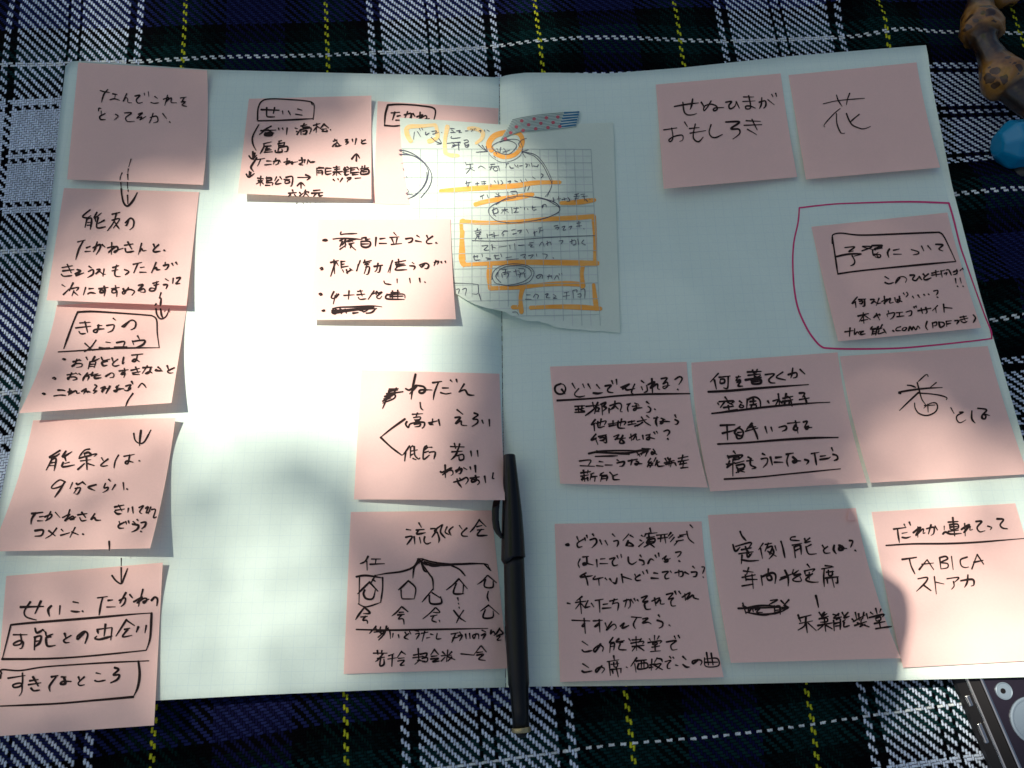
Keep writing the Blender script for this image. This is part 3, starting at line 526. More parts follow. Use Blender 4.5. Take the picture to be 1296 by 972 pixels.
# scrap of torn memo paper : pen lines, then marker lines
INK['memo_pen'] = (490, 130, 8, """275,295 265,370|305,290 340,345|325,260 335,280|350,255 358,275|390,295 390,325 425,305|450,290 500,285 480,315|460,318 520,300|550,300 556,304|640,260 680,262|650,275 675,290|640,300 690,300|700,285 740,280 725,300 755,300|790,285 820,282|840,265 870,270 850,290|880,260 884,275|895,258 900,272|930,285 950,280 945,300|985,275 990,295|1010,275 1035,290
650,340 650,360 740,352|605,410 740,395|655,400 690,430 650,450|690,400 740,405|660,430 730,425|720,410 725,480|775,380 810,375 820,395 780,410 800,430 825,420 815,445 790,445 785,415|445,350 500,395 545,410|520,360 548,410 500,418|925,425 970,465 1010,490|900,500 960,495 1015,492|1000,440 1015,495|960,430 1000,480
120,480 200,490 300,540 390,620 440,700 450,770 420,860 340,960|120,520 240,530 330,570 400,650 415,720 380,830 290,930 210,970|150,500 280,545 370,610|400,700 395,780 340,880 250,950|200,870 215,900 190,920 260,930|160,660 170,690|190,740 200,760
790,600 800,630|800,625 870,620|790,670 870,655|840,620 835,670 800,715|840,665 885,690|920,660 950,640 995,668|1045,625 1090,620|1030,650 1130,640|1060,640 1040,680|1070,665 1090,690 1120,680 1100,650 1070,665|1125,640 1140,690|1200,620 1230,615|1210,615 1200,660|1240,640 1250,660 1280,660|1290,625 1310,650|1320,630 1325,660|1340,640 1370,635|1400,620 1420,625 1405,655|1435,620 1440,640|1460,610 1470,650|1480,640 1520,645|1530,625 1520,650
800,790 810,850|790,815 850,800|830,800 820,850|890,820 930,815|910,800 910,840|950,800 1000,795|955,820 1000,815|980,790 985,830|1050,820 1050,850|1085,790 1100,810|1120,790 1130,830|1150,785 1170,810 1150,830|1220,800 1250,790 1235,820|1290,790 1320,800|1350,780 1370,810|1400,770 1420,800|1470,750 1500,770|1560,720 1580,730 1560,760|940,950 980,930|960,945 965,975|1010,930 1025,965|1100,920 1140,940|1090,950 1150,945|1130,910 1120,970|1220,900 1225,960|1250,900 1310,900 1315,950|1260,920 1290,930|1400,840 1390,900|1440,845 1420,890
1410,360 1360,380 1330,420 1350,450|1140,400 1200,380 1270,395 1310,440 1250,510 1190,520 1100,490 1060,450 1100,410 1200,375 1300,370 1350,400 1370,470 1340,540 1250,590 1150,600 1060,550 1030,510|1090,480 1110,520|1110,460 1130,500|1150,450 1140,500|1180,460 1210,510|1170,500 1240,480|1080,540 1100,560
1370,500 1430,505 1520,540 1600,640 1650,740 1670,800 1650,880 1600,950|1360,490 1440,520 1500,550 1580,640 1640,760 1665,810 1660,860 1620,950|1365,495 1430,475|1365,500 1400,555
1100,1030 1200,970 1330,945 1450,950 1600,980 1680,1020 1740,1060 1740,1100 1650,1150 1500,1190 1350,1210 1230,1215 1100,1190 1030,1120 1040,1060 1140,1000 1300,960|1100,1150 1070,1110 1080,1060|1750,1060 1700,1010 1600,975 1500,950|1740,1110 1600,1170 1400,1205 1200,1220
1070,1080 1080,1140|1060,1090 1110,1070 1120,1110 1080,1120|1160,1085 1220,1080|1190,1060 1190,1130|1180,1090 1150,1120|1195,1090 1230,1110|1260,1060 1265,1120|1280,1070 1330,1065|1310,1060 1300,1100 1280,1110 1330,1105|1345,1055 1355,1065|1390,1060 1390,1085|1420,1070 1425,1085|1470,1045 1475,1085 1510,1080|1465,1065 1505,1055|1580,1040 1570,1065 1570,1040 1605,1030 1610,1055
1720,975 1760,970|1735,950 1740,1000|1790,960 1800,990|1770,980 1820,970|1830,960 1850,990 1820,1000|1900,930 1940,920|1890,950 1950,945|1920,930 1900,1000|1900,970 1940,965|1960,930 2000,925|1970,950 2030,945|1990,940 2000,990|2010,980 2030,1000|1650,1000 1700,985|1680,960 1690,1010|2050,975 2056,980
885,1300 950,1285|915,1272 905,1300|890,1320 950,1305 900,1350|900,1335 945,1330|920,1345 890,1385|930,1345 925,1375 960,1372|1010,1330 1015,1370|1030,1340 1070,1330|1080,1310 1085,1370|1060,1350 1130,1340|1160,1330 1180,1300 1220,1300|1180,1330 1170,1350|1260,1290 1300,1280|1270,1330 1310,1320|1320,1300 1360,1290 1340,1320|1410,1280 1430,1320|1490,1300 1495,1350|1480,1320 1520,1300|1530,1270 1570,1260|1540,1300 1580,1290|1550,1270 1540,1320|1690,1250 1730,1240|1700,1270 1740,1260 1720,1290|1770,1260 1800,1250 1780,1290 1810,1285|1840,1260 1870,1250 1850,1285|1920,1220 1960,1215|1940,1200 1945,1260|1915,1250 1970,1245|1990,1275 1996,1280
860,1395 1130,1400 1400,1380 1700,1360 2100,1345
960,1450 1020,1445 980,1490 1030,1490|1060,1435 1065,1490|1065,1460 1100,1470|1130,1460 1210,1450|1240,1440 1245,1480|1290,1425 1295,1490|1330,1445 1390,1440|1440,1420 1480,1415|1430,1440 1470,1440 1450,1460 1490,1460|1540,1450 1570,1410 1590,1455|1620,1400 1625,1450|1610,1430 1650,1410 1660,1440|1740,1400 1780,1395 1760,1430|1850,1410 1900,1390 1910,1430 1880,1440|1870,1380 1870,1430|1930,1380 1940,1440|1990,1390 1970,1420 2010,1440
870,1560 920,1550|880,1540 885,1590 940,1590|910,1545 910,1570|960,1530 965,1560|1000,1570 1050,1580 1010,1590|1080,1550 1130,1545|1090,1540 1100,1580 1140,1575|1150,1530 1160,1560|1200,1570 1260,1560|1210,1590 1330,1580|1350,1545 1400,1535 1380,1570|1390,1560 1400,1580|1430,1550 1480,1540 1450,1575|1510,1530 1515,1555|1570,1530 1620,1540 1600,1580|1680,1570 1686,1576
1060,1790 1070,1720 1120,1670 1200,1640 1300,1630 1420,1650 1480,1700 1480,1750 1440,1810 1360,1840 1250,1855 1150,1840 1090,1820 1060,1760|1120,1760 1130,1700 1200,1660 1300,1650 1400,1660 1470,1710|1150,1820 1100,1760 1130,1700|1440,1680 1460,1740 1400,1800 1320,1830 1220,1850|1160,1690 1210,1685|1170,1720 1250,1710|1200,1690 1190,1740|1180,1740 1230,1730 1210,1780|1160,1730 1165,1770|1280,1710 1330,1700|1300,1690 1310,1750|1330,1680 1390,1685 1380,1720 1340,1720 1335,1690|1320,1740 1400,1730|1350,1730 1340,1770|1390,1730 1395,1770
1560,1750 1530,1780 1510,1760 1540,1740 1570,1745 1570,1780|1620,1760 1670,1750|1640,1740 1630,1790|1660,1755 1670,1780|1690,1790 1720,1750 1740,1790|1740,1730 1745,1745|1765,1725 1770,1740
1410,1945 1450,1945|1400,1990 1460,1990|1480,1970 1500,1940 1530,1950 1520,1985|1600,1940 1630,1935 1610,1970 1650,1975|1680,1940 1710,1960 1680,1980 1720,1980|1790,1925 1840,1915|1780,1960 1850,1950|1815,1920 1815,1990|1880,1900 1885,1980|1885,1900 1920,1895 1920,1920|1960,1895 2000,1890 2000,1980|1930,1940 1960,1935 1960,1965 1930,1965
670,1825 830,1830 920,1840|920,1840 920,1930 860,1935|700,1890 730,1885 720,1930|760,1890 800,1880 790,1950|930,1935 950,2000|1270,2120 1310,2120 1330,2150""")
INK['memo_marker_sunlit'] = (490, 130, 8, """240,390 220,360 205,330 197,300 195,270 210,250 240,240 300,237 360,235 420,229 480,225|480,225 495,240 500,260 507,300 510,340|420,390 450,382 470,375 515,350|610,240 600,290 590,340 585,380 582,420 585,470 590,510|590,510 640,530 720,535|820,260 870,258 920,270 955,290 970,310 968,340 950,370 900,410""")
INK['memo_marker'] = (490, 130, 8, """1060,480 1035,450 1030,415 1045,380 1075,345 1120,320 1200,302 1280,298 1330,310 1360,345 1370,385 1362,430 1330,490 1280,530 1220,548 1160,545 1090,515
540,895 700,880 1000,860 1300,840 1500,810 1750,805|890,1030 1000,1000 1150,975 1300,960 1470,925|1760,1015 1900,1010 2100,985
770,1590 760,1400 750,1210 780,1195|750,1200 1000,1215 1300,1205 1600,1180 1900,1165 2090,1150|2090,1150 2100,1300 2105,1480 2105,1620|2130,1625 1800,1620 1400,1615 1100,1625 780,1640|780,1640 750,1560 760,1300|1040,1640 1030,1760 1040,1880|1040,1880 1350,1870|1350,1870 1600,1840 1800,1830 1980,1840|1980,1860 1970,1740 1985,1630|1370,1880 1350,1980 1360,2120|1360,2070 1270,2070|1450,2075 1700,2065 1950,2070 2160,2085|2120,2090 2105,1980 2090,1840""")
# ------------------------------------------------------------------ ground and blanket
def sett(pal, line):
    W, K, Y, G, N = pal['w'], pal['k'], line, pal['g'], pal['n']
    st = [(0, W), (1.8, K), (4, W), (31, K), (35, W), (38.6, K), (45, pal['kg']), (52, G), (61.7, Y), (64.3, G), (74, pal['kg']), (82, K), (88, N)]
    return [(p / 106.0, c) for p, c in st]

PAL = dict(w=(0.62, 0.71, 0.84), k=(0.0018, 0.0018, 0.003), g=(0.002, 0.015, 0.014), kg=(0.0018, 0.005, 0.005), n=(0.006, 0.007, 0.038))
PAL_WEFT = dict(PAL, g=(0.004, 0.026, 0.027), kg=(0.002, 0.007, 0.008), n=(0.012, 0.017, 0.076))
def blanket_mat():
    m, nt, b = new_mat('tartan_wool', (0.02, 0.02, 0.03), 0.95)
    q = NB(nt)
    uv = q.n('ShaderNodeUVMap', uv_map='cloth').outputs[0]
    # slight irregularity of the yarn
    nz = q.n('ShaderNodeTexNoise')
    q.put(nz.inputs['Vector'], uv)
    nz.inputs['Scale'].default_value = 0.16
    nz.inputs['Detail'].default_value = 3
    off = q.n('ShaderNodeVectorMath', operation='MULTIPLY_ADD')
    q.put(off.inputs[0], nz.outputs['Color'])
    off.inputs[1].default_value = (1.1, 1.1, 0)
    q.put(off.inputs[2], uv)
    nz2 = q.n('ShaderNodeTexNoise')
    q.put(nz2.inputs['Vector'], uv)
    nz2.inputs['Scale'].default_value = 0.75
    nz2.inputs['Detail'].default_value = 5
    nz2.inputs['Roughness'].default_value = 0.75
    off2 = q.n('ShaderNodeVectorMath', operation='MULTIPLY_ADD')
    q.put(off2.inputs[0], nz2.outputs['Color'])
    off2.inputs[1].default_value = (1.5, 1.5, 0)
    q.put(off2.inputs[2], off.outputs[0])
    off = off2
    sep = q.n('ShaderNodeSeparateXYZ')
    q.put(sep.inputs[0], off.outputs[0])
    u, v = sep.outputs[0], sep.outputs[1]
    PU, PV = 1.3, 1.5
    iu = q.math('DIVIDE', u, PU)
    iv = q.math('DIVIDE', v, PV)
    fi, fj = q.math('FLOOR', iu), q.math('FLOOR', iv)
    cu, cv = q.math('SUBTRACT', q.math('FRACT', iu), 0.5), q.math('SUBTRACT', q.math('FRACT', iv), 0.5)
    tw = q.math('FLOORED_MODULO', q.math('SUBTRACT', fj, fi), 4.0)
    warp_top = q.math('LESS_THAN', tw, 1.5)
    # colours
    def colour(t, line, P, pal):
        a = q.math('MULTIPLY', q.math('ADD', t, 0.5), P)
        a = q.math('SUBTRACT', q.math('FLOORED_MODULO', q.math('ADD', a, 106.0), 212.0), 106.0)
        return q.ramp(q.math('DIVIDE', q.math('ABSOLUTE', a), 106.0), sett(pal, line))
    cw = colour(fi, (0.52, 0.54, 0.03), PU, PAL)
    cf = colour(fj, (0.66, 0.72, 0.72), PV, PAL_WEFT)
    col = q.mix(warp_top, cf, cw)
    # yarn profile: rounded across, dipping at the ends of a float
    across_w = q.math('MULTIPLY', cu, cu)
    across_f = q.math('MULTIPLY', cv, cv)
    ac = q.n('ShaderNodeMix', data_type='FLOAT')
    q.put(ac.inputs[0], warp_top); q.put(ac.inputs[2], across_f); q.put(ac.inputs[3], across_w)
    prof = q.math('SUBTRACT', 1.0, q.math('MULTIPLY', ac.outputs[0], 3.6))
    fuzz = q.noise(off.outputs[0], 1.9, 4, 0.7)
    h = q.math('ADD', prof, q.math('MULTIPLY', fuzz, 0.8))
    wn_ = q.n('ShaderNodeTexWhiteNoise', noise_dimensions='2D')
    cv_ = q.n('ShaderNodeCombineXYZ')
    q.put(cv_.inputs[0], q.math('FLOOR', q.math('DIVIDE', fi, 1.0)))
    q.put(cv_.inputs[1], q.math('FLOOR', q.math('DIVIDE', q.math('SUBTRACT', fj, fi), 4.0)))
    q.put(wn_.inputs['Vector'], cv_.outputs[0])
    hue = q.math('ADD', q.noise(off.outputs[0], 0.05, 2), q.math('MULTIPLY_ADD', wn_.outputs['Value'], 1.1, -0.55))
    shade = q.math('MULTIPLY_ADD', fuzz, 0.75, q.math('MULTIPLY_ADD', hue, 0.32, 0.66))
    mul = q.n('ShaderNodeMix', data_type='RGBA', blend_type='MULTIPLY')
    mul.inputs[0].default_value = 1.0
    q.put(mul.inputs[6], col)
    comb = q.n('ShaderNodeCombineColor')
    for i in range(3):
        q.put(comb.inputs[i], shade)
    q.put(mul.inputs[7], comb.outputs[0])
    tw4 = q.math('ADD', tw, 0.0)
    endw = q.math('MULTIPLY', q.math('LESS_THAN', tw4, 0.5), q.math('LESS_THAN', cv, -0.26))
    endw2 = q.math('MULTIPLY', q.math('COMPARE', tw4, 1.0, 0.3), q.math('GREATER_THAN', cv, 0.26))
    end_shade = q.math('MULTIPLY', q.math('MAXIMUM', endw, endw2), 0.55)
    gap_shade = q.math('SUBTRACT', q.math('SUBTRACT', 1.0, end_shade), q.math('MULTIPLY', q.math('GREATER_THAN', ac.outputs[0], 0.135), 0.62))  # shade between yarns and at float ends put into the colour
    mul2 = q.n('ShaderNodeMix', data_type='RGBA', blend_type='MULTIPLY')
    mul2.inputs[0].default_value = 1.0
    q.put(mul2.inputs[6], mul.outputs[2])
    comb2 = q.n('ShaderNodeCombineColor')
    for i in range(3):
        q.put(comb2.inputs[i], gap_shade)
    q.put(mul2.inputs[7], comb2.outputs[0])
    q.put(b.inputs['Base Color'], mul2.outputs[2])
    q.put(b.inputs['Normal'], q.bump(h, 0.9, 0.0006))
    b.inputs['Specular IOR Level'].default_value = 0.04
    b.inputs['Sheen Weight'].default_value = 0.0
    return m

# where the tartan's own lines run (photo point -> cloth millimetres)
U_OBS = [((411, 40), -63), ((682, 40), 63), ((230, 40), -149), ((865, 40), 149), ((550, 40), 0), ((437, 900), -63), ((797, 900), 63),
         ((1045, 900), 149), ((192, 920), -149), ((622, 920), 0), ((1180, 920), 206), ((115, 20), -206)]
V_OBS = [((40, 193), 0), ((40, 75), -63), ((28, 319), 63), ((15, 420), 106), ((5, 490), 149), ((550, 68), -63), ((380, 73), -63), ((890, 42), -63),
         ((1230, 155), 0), ((1225, 247), 63), ((1262, 398), 149), ((690, 953), 361), ((900, 922), 361), ((1180, 918), 361), ((300, 910), 325)]
def fit_field(obs):
    A, B = [], []
    for (px, py), val in obs:
        p = at(px, py, 0.002)
        A.append([1, p.x, p.y, p.x * p.x, p.x * p.y, p.y * p.y])
        B.append(val)
    A, B = np.array(A), np.array(B)
    w = np.diag([0, 0, 0, 0.05, 0.05, 0.05])
    return np.linalg.solve(A.T @ A + 0.001 * w, A.T @ B)
CU, CV = fit_field(U_OBS), fit_field(V_OBS)
def cloth_uv(x, y):
    a = min(0.40, max(-0.40, x)); c = min(0.42, max(-0.20, y))
    f = lambda k: k[0] + k[1] * x + k[2] * y + k[3] * a * a + k[4] * a * c + k[5] * c * c
    u, v = f(CU), f(CV)
    g = noise.noise_vector(Vector((x * 7.0, y * 7.0, 3.1)))
    g2 = noise.noise_vector(Vector((x * 19.0, y * 19.0, 7.7)))
    return u + 2.2 * g.x + 0.7 * g2.x, v + 4.5 * g.y + 1.3 * g2.y

def blanket_z(x, y):
    z = 0.0042 * noise.noise(Vector((x * 6.0, y * 6.0, 0.3))) + 0.0016 * noise.noise(Vector((x * 14, y * 14, 4.0)))
    # soft folds along the right-hand side and in the far left corner
    for (ax, ay, bx, by, h, w) in FOLDS:
        dx, dy = bx - ax, by - ay
        L2 = dx * dx + dy * dy
        t = min(1.15, max(-0.15, ((x - ax) * dx + (y - ay) * dy) / L2))
        d = math.hypot(x - ax - t * dx, y - ay - t * dy)
        z += h * math.exp(-(d / w) ** 2) * (1 - 0.6 * abs(t - 0.5))
    return z
_f = lambda px, py: tuple(at(px, py, 0.0)[:2])
FOLDS = [(*_f(1195, 250), *_f(1330, 235), 0.010, 0.018), (*_f(1215, 330), *_f(1340, 420), 0.008, 0.016), (*_f(1010, -30), *_f(1130, 40), 0.006, 0.012),
         (*_f(20, 60), *_f(90, -60), 0.006, 0.02), (*_f(760, 960), *_f(1000, 900), 0.005, 0.02), (*_f(700, 60), *_f(860, 20), 0.004, 0.015)]

def axis(lo, hi, fine_lo, fine_hi, fine, coarse):
    a = list(np.arange(lo, fine_lo, coarse)) + list(np.arange(fine_lo, fine_hi, fine)) + list(np.arange(fine_hi, hi + coarse, coarse))
    return a
xs = axis(-1.1, 1.1, -0.36, 0.36, 0.0045, 0.03)
ys = axis(-0.9, 1.2, -0.12, 0.46, 0.0045, 0.03)
bv = [(x, y, blanket_z(x, y)) for y in ys for x in xs]
bme = mesh_of('blanket', bv, grid_faces(len(xs), len(ys), flip=True))
uvl = bme.uv_layers.new(name='cloth')
uvc = [cloth_uv(v[0], v[1]) for v in bv]
lv = np.empty(len(bme.loops), dtype=np.int32)
bme.loops.foreach_get('vertex_index', lv)
uvl.data.foreach_set('uv', np.array(uvc, dtype=np.float32)[lv].ravel())
blanket = link('blanket', bme, blanket_mat())
tag(blanket, 'dark tartan wool blanket with white bands and yellow lines under the notebook', 'blanket')

gm, gnt, gb = new_mat('ground_soil', (0.10, 0.11, 0.05), 0.95)
gq = NB(gnt)
gtc = gq.n('ShaderNodeTexCoord').outputs['Object']
gn = gq.noise(gtc, 9, 6, 0.7)
gq.put(gb.inputs['Base Color'], gq.ramp(gn, [(0.3, (0.035, 0.06, 0.018)), (0.55, (0.07, 0.10, 0.03)), (0.75, (0.13, 0.10, 0.06))], 'LINEAR'))
gq.put(gb.inputs['Normal'], gq.bump(gn, 0.6, 0.03))
g = 40.0
ground = link('ground', mesh_of('ground', [(-g, -g, -0.02), (g, -g, -0.02), (g, g, -0.02), (-g, g, -0.02)], [(0, 1, 2, 3)], False), gm)
ground['kind'] = 'structure'
# ------------------------------------------------------------------ the open notebook
T_L = [(632, 98), (560, 95), (460, 93), (262, 88), (120, 78), (96, 77), (87, 78), (83, 83)]
L_L = [(83, 83), (75, 152), (67, 235), (60, 302), (50, 372), (39, 430), (24, 518), (0, 633), (-22, 740), (-48, 900)]
B_L = [(640, 870), (484, 873), (320, 880), (200, 886.5), (-48, 900)]
T_R = [(632, 98), (640, 95.5), (648, 94), (665, 92), (700, 92), (770, 93), (860, 86), (1000, 71), (1166, 57.5), (1172, 57)]
L_R = [(1172, 57), (1174, 64), (1178, 100), (1192, 170), (1205, 235), (1240, 370), (1270, 470), (1296, 560), (1335, 700), (1378, 854)]
B_R = [(640, 870), (672, 869), (794, 868), (900, 866.5), (1100, 862), (1296, 857), (1378, 854)]
def page_block(name, top, outer, bottom, parent):
    nu, nv = 90, 60
    dx = 0.35 if top[-1][0] > top[0][0] else -0.35
    top, bottom = [(top[0][0] + dx, top[0][1])] + top[1:], [(bottom[0][0] + dx, bottom[0][1])] + bottom[1:]
    spine = [(632 + dx, 98), (640 + dx, 870)]
    # denser columns near the spine
    Tq, Bq = polyline(top, 400), polyline(bottom, 400)
    Sq, Oq = polyline(spine, nv), polyline(outer, nv)
    V = []
    for j in range(nv):
        t = j / (nv - 1)
        for i in range(nu):
            s = (i / (nu - 1)) ** 1.7
            k = s * 399
            k0 = min(398, int(k)); f = k - k0
            tp = [Tq[k0][c] * (1 - f) + Tq[k0 + 1][c] * f for c in (0, 1)]
            bt = [Bq[k0][c] * (1 - f) + Bq[k0 + 1][c] * f for c in (0, 1)]
            p = [(1 - t) * tp[c] + t * bt[c] + (1 - s) * Sq[j][c] + s * Oq[j][c]
                 - ((1 - s) * (1 - t) * top[0][c] + s * (1 - t) * top[-1][c] + (1 - s) * t * bottom[0][c] + s * t * bottom[-1][c]) for c in (0, 1)]
            V.append(at(p[0], p[1], page_z))
    flip = top[-1][0] > top[0][0]
    F = grid_faces(nu, nv, 0, not flip)
    F = [f[::-1] for f in F]
    n0 = len(V)
    rim = [(0, i) for i in range(nu)] + [(j, nu - 1) for j in range(1, nv)] + [(nv - 1, i) for i in range(nu - 2, -1, -1)]
    low = []
    for k, (j, i) in enumerate(rim):
        p = V[j * nu + i].copy()
        p.z -= 0.0042
        V.append(p)
        low.append(n0 + k)
    side0 = len(F)
    for k in range(len(rim) - 1):
        a = rim[k][0] * nu + rim[k][1]; b2 = rim[k + 1][0] * nu + rim[k + 1][1]
        q = (a, b2, low[k + 1], low[k])
        F.append(q if flip else q[::-1])
    me = mesh_of(name, V, F)
    for i, pl in enumerate(me.polygons):
        if i >= side0:
            pl.material_index = 1
            pl.use_smooth = False
    return link(name, me, [M_PAGE, M_EDGE], parent)

notebook = bpy.data.objects.new('notebook', None)
notebook.empty_display_size = 0.05
COL.objects.link(notebook)
tag(notebook, 'large open notebook with faint grid pages lying on the tartan blanket', 'notebook')
page_block('left_pages', T_L, L_L, B_L, notebook)
page_block('right_pages', T_R, L_R, B_R, notebook)

# ------------------------------------------------------------------ ink
def parse(key):
    x0, y0, k, txt = INK[key]
    out = []
    for s in txt.replace('\n', '|').split('|'):
        s = s.strip()
        if s:
            out.append([(x0 + float(a) / k, y0 + float(b) / k) for a, b in (p.split(',') for p in s.split())])
    return out

def ink_mesh(name, strokes, width, place, lift, taper=0.55, jitter=0.18, curve=True, sharp=False):
    """Flat ribbons that follow the surface; place(px, py, lift) gives the point on the paper."""
    rnd = random.Random(len(strokes) * 13 + int(width * 100))
    V, F = [], []
    for si, st in enumerate(strokes):
        pts = rounded(st) if curve else list(st)
        if len(pts) == 1:
            pts = [pts[0], (pts[0][0] + 1, pts[0][1] + 0.6)]
        dz = lift + (si % 40) * 1.2e-6
        w0 = width * (1 + rnd.uniform(-jitter, jitter))
        n = len(pts)
        L = sum(math.dist(a, b) for a, b in zip(pts, pts[1:]))
        base = len(V)
        ph = rnd.uniform(0, 6)
        # round start cap, body, round end cap
        rows = []
        acc = 0
        for i, p in enumerate(pts):
            a, b = pts[max(0, i - 1)], pts[min(n - 1, i + 1)]
            dx, dy = b[0] - a[0], b[1] - a[1]
            d = math.hypot(dx, dy) or 1
            if i:
                acc += math.dist(pts[i - 1], p)
            t = acc / L if L else 0
            w = w0 * (0.92 + 0.14 * math.sin(ph + 5 * t))
            if not sharp:
                w *= 1 - (1 - taper) * smooth01((t - 0.72) / 0.28)
            rows.append((p, (dx / d, dy / d), w / 2))
        if not sharp:
            p, t, r = rows[0]
            rows.insert(0, ((p[0] - t[0] * r * 0.7, p[1] - t[1] * r * 0.7), t, r * 0.6))
            p, t, r = rows[-1]
            rows.append(((p[0] + t[0] * r * 0.8, p[1] + t[1] * r * 0.8), t, r * 0.45))
        for p, t, r in rows:
            V.append(place(p[0] - t[1] * r, p[1] + t[0] * r, dz))
            V.append(place(p[0] + t[1] * r, p[1] - t[0] * r, dz))
        for i in range(len(rows) - 1):
            k = base + i * 2
            F.append((k, k + 2, k + 3, k + 1))
    me = mesh_of(name, V, F)
    # all ribbons face up
    bm = bmesh.new(); bm.from_mesh(me)
    for f in bm.faces:
        if f.normal.z < 0:
            f.normal_flip()
    bm.to_mesh(me); bm.free()
    return me

def on_page(px, py, lift):
    return at(px, py, lambda x, y: page_z(x, y) + lift)

link('handwritten_loop', ink_mesh('handwritten_loop', parse('page_red'), 2.2, on_page, 0.00015, 1.0, 0.0), M_INK_RED, notebook)
ARROW = [[(152.8, 231), (153.3, 238)], [(161.3, 229), (161.5, 239)], [(176.5, 230), (173.5, 238)], [(153.4, 706.5), (153.4, 717)], [(166, 499.5), (163.5, 505)]]
for st_ in (ARROW[0], ARROW[1], ARROW[3]):
    link('arrow_stroke', ink_mesh('arrow_stroke', [st_], 1.8, on_page, 0.00015), M_INK, notebook)

# ------------------------------------------------------------------ sticky notes
class Patch:
    """A sheet of paper given by its four corners in the photo and how far each corner stands off the page."""
    def __init__(s, tl, tr, br, bl, base, hbl, hbr, zf=page_z, lm=0.0, rm=0.0, bm=0.0, power=1.7, ctr=0.0, ctl=0.0):
        s.c = (tl, tr, br, bl); s.base = base; s.hbl = hbl; s.hbr = hbr; s.zf = zf; s.lm = lm; s.rm = rm; s.bm = bm; s.power = power; s.ctr = ctr; s.ctl = ctl
    def px(s, u, v):
        tl, tr, br, bl = s.c
        x = (1 - u) * (1 - v) * tl[0] + u * (1 - v) * tr[0] + u * v * br[0] + (1 - u) * v * bl[0]
        y = (1 - u) * (1 - v) * tl[1] + u * (1 - v) * tr[1] + u * v * br[1] + (1 - u) * v * bl[1]
        bow = 4 * v * (1 - v)
        x += bow * ((1 - u) * s.lm + u * s.rm)
        y += 4 * u * (1 - u) * v * s.bm
        return x, y
    def uv(s, px, py):
        u = v = 0.5
        for _ in range(8):
            x, y = s.px(u, v)
            e = 1e-3
            xu, yu = s.px(u + e, v); xv, yv = s.px(u, v + e)
            a, b, c, d = (xu - x) / e, (xv - x) / e, (yu - y) / e, (yv - y) / e
            det = a * d - b * c
            rx, ry = px - x, py - y
            u += (d * rx - b * ry) / det
            v += (a * ry - c * rx) / det
            u = min(1.2, max(-0.2, u)); v = min(1.2, max(-0.2, v))
        return u, v
    def lift(s, u, v):
        v = max(0.0, v)
        k = max(0, (0.35 - v) / 0.35) ** 1.5
        corner = s.ctr * max(0, (u - 0.72) / 0.28) ** 2 * k + s.ctl * max(0, (0.28 - u) / 0.28) ** 2 * k
        return s.base + corner + (max(0, v - 0.12) / 0.88) ** s.power * ((1 - u) * s.hbl + u * s.hbr) * (1 + 0.12 * math.sin(3.1 * u + s.c[0][0]))
    def point(s, px, py, extra=0.0, uv=None):
        u, v = uv or s.uv(px, py)
        l = s.lift(u, v) + extra
        return at(px, py, lambda x, y: s.zf(x, y) + l)
    def mesh(s, name, n=26):
        V = []
        for j in range(n):
            for i in range(n):
                u, v = i / (n - 1), j / (n - 1)
                V.append(s.point(*s.px(u, v), uv=(u, v)))
        return mesh_of(name, V, grid_faces(n, n))

def paper(name, patch, mat, n=26):
    me = patch.mesh(name, n)
    o = link(name, me, mat)
    return o

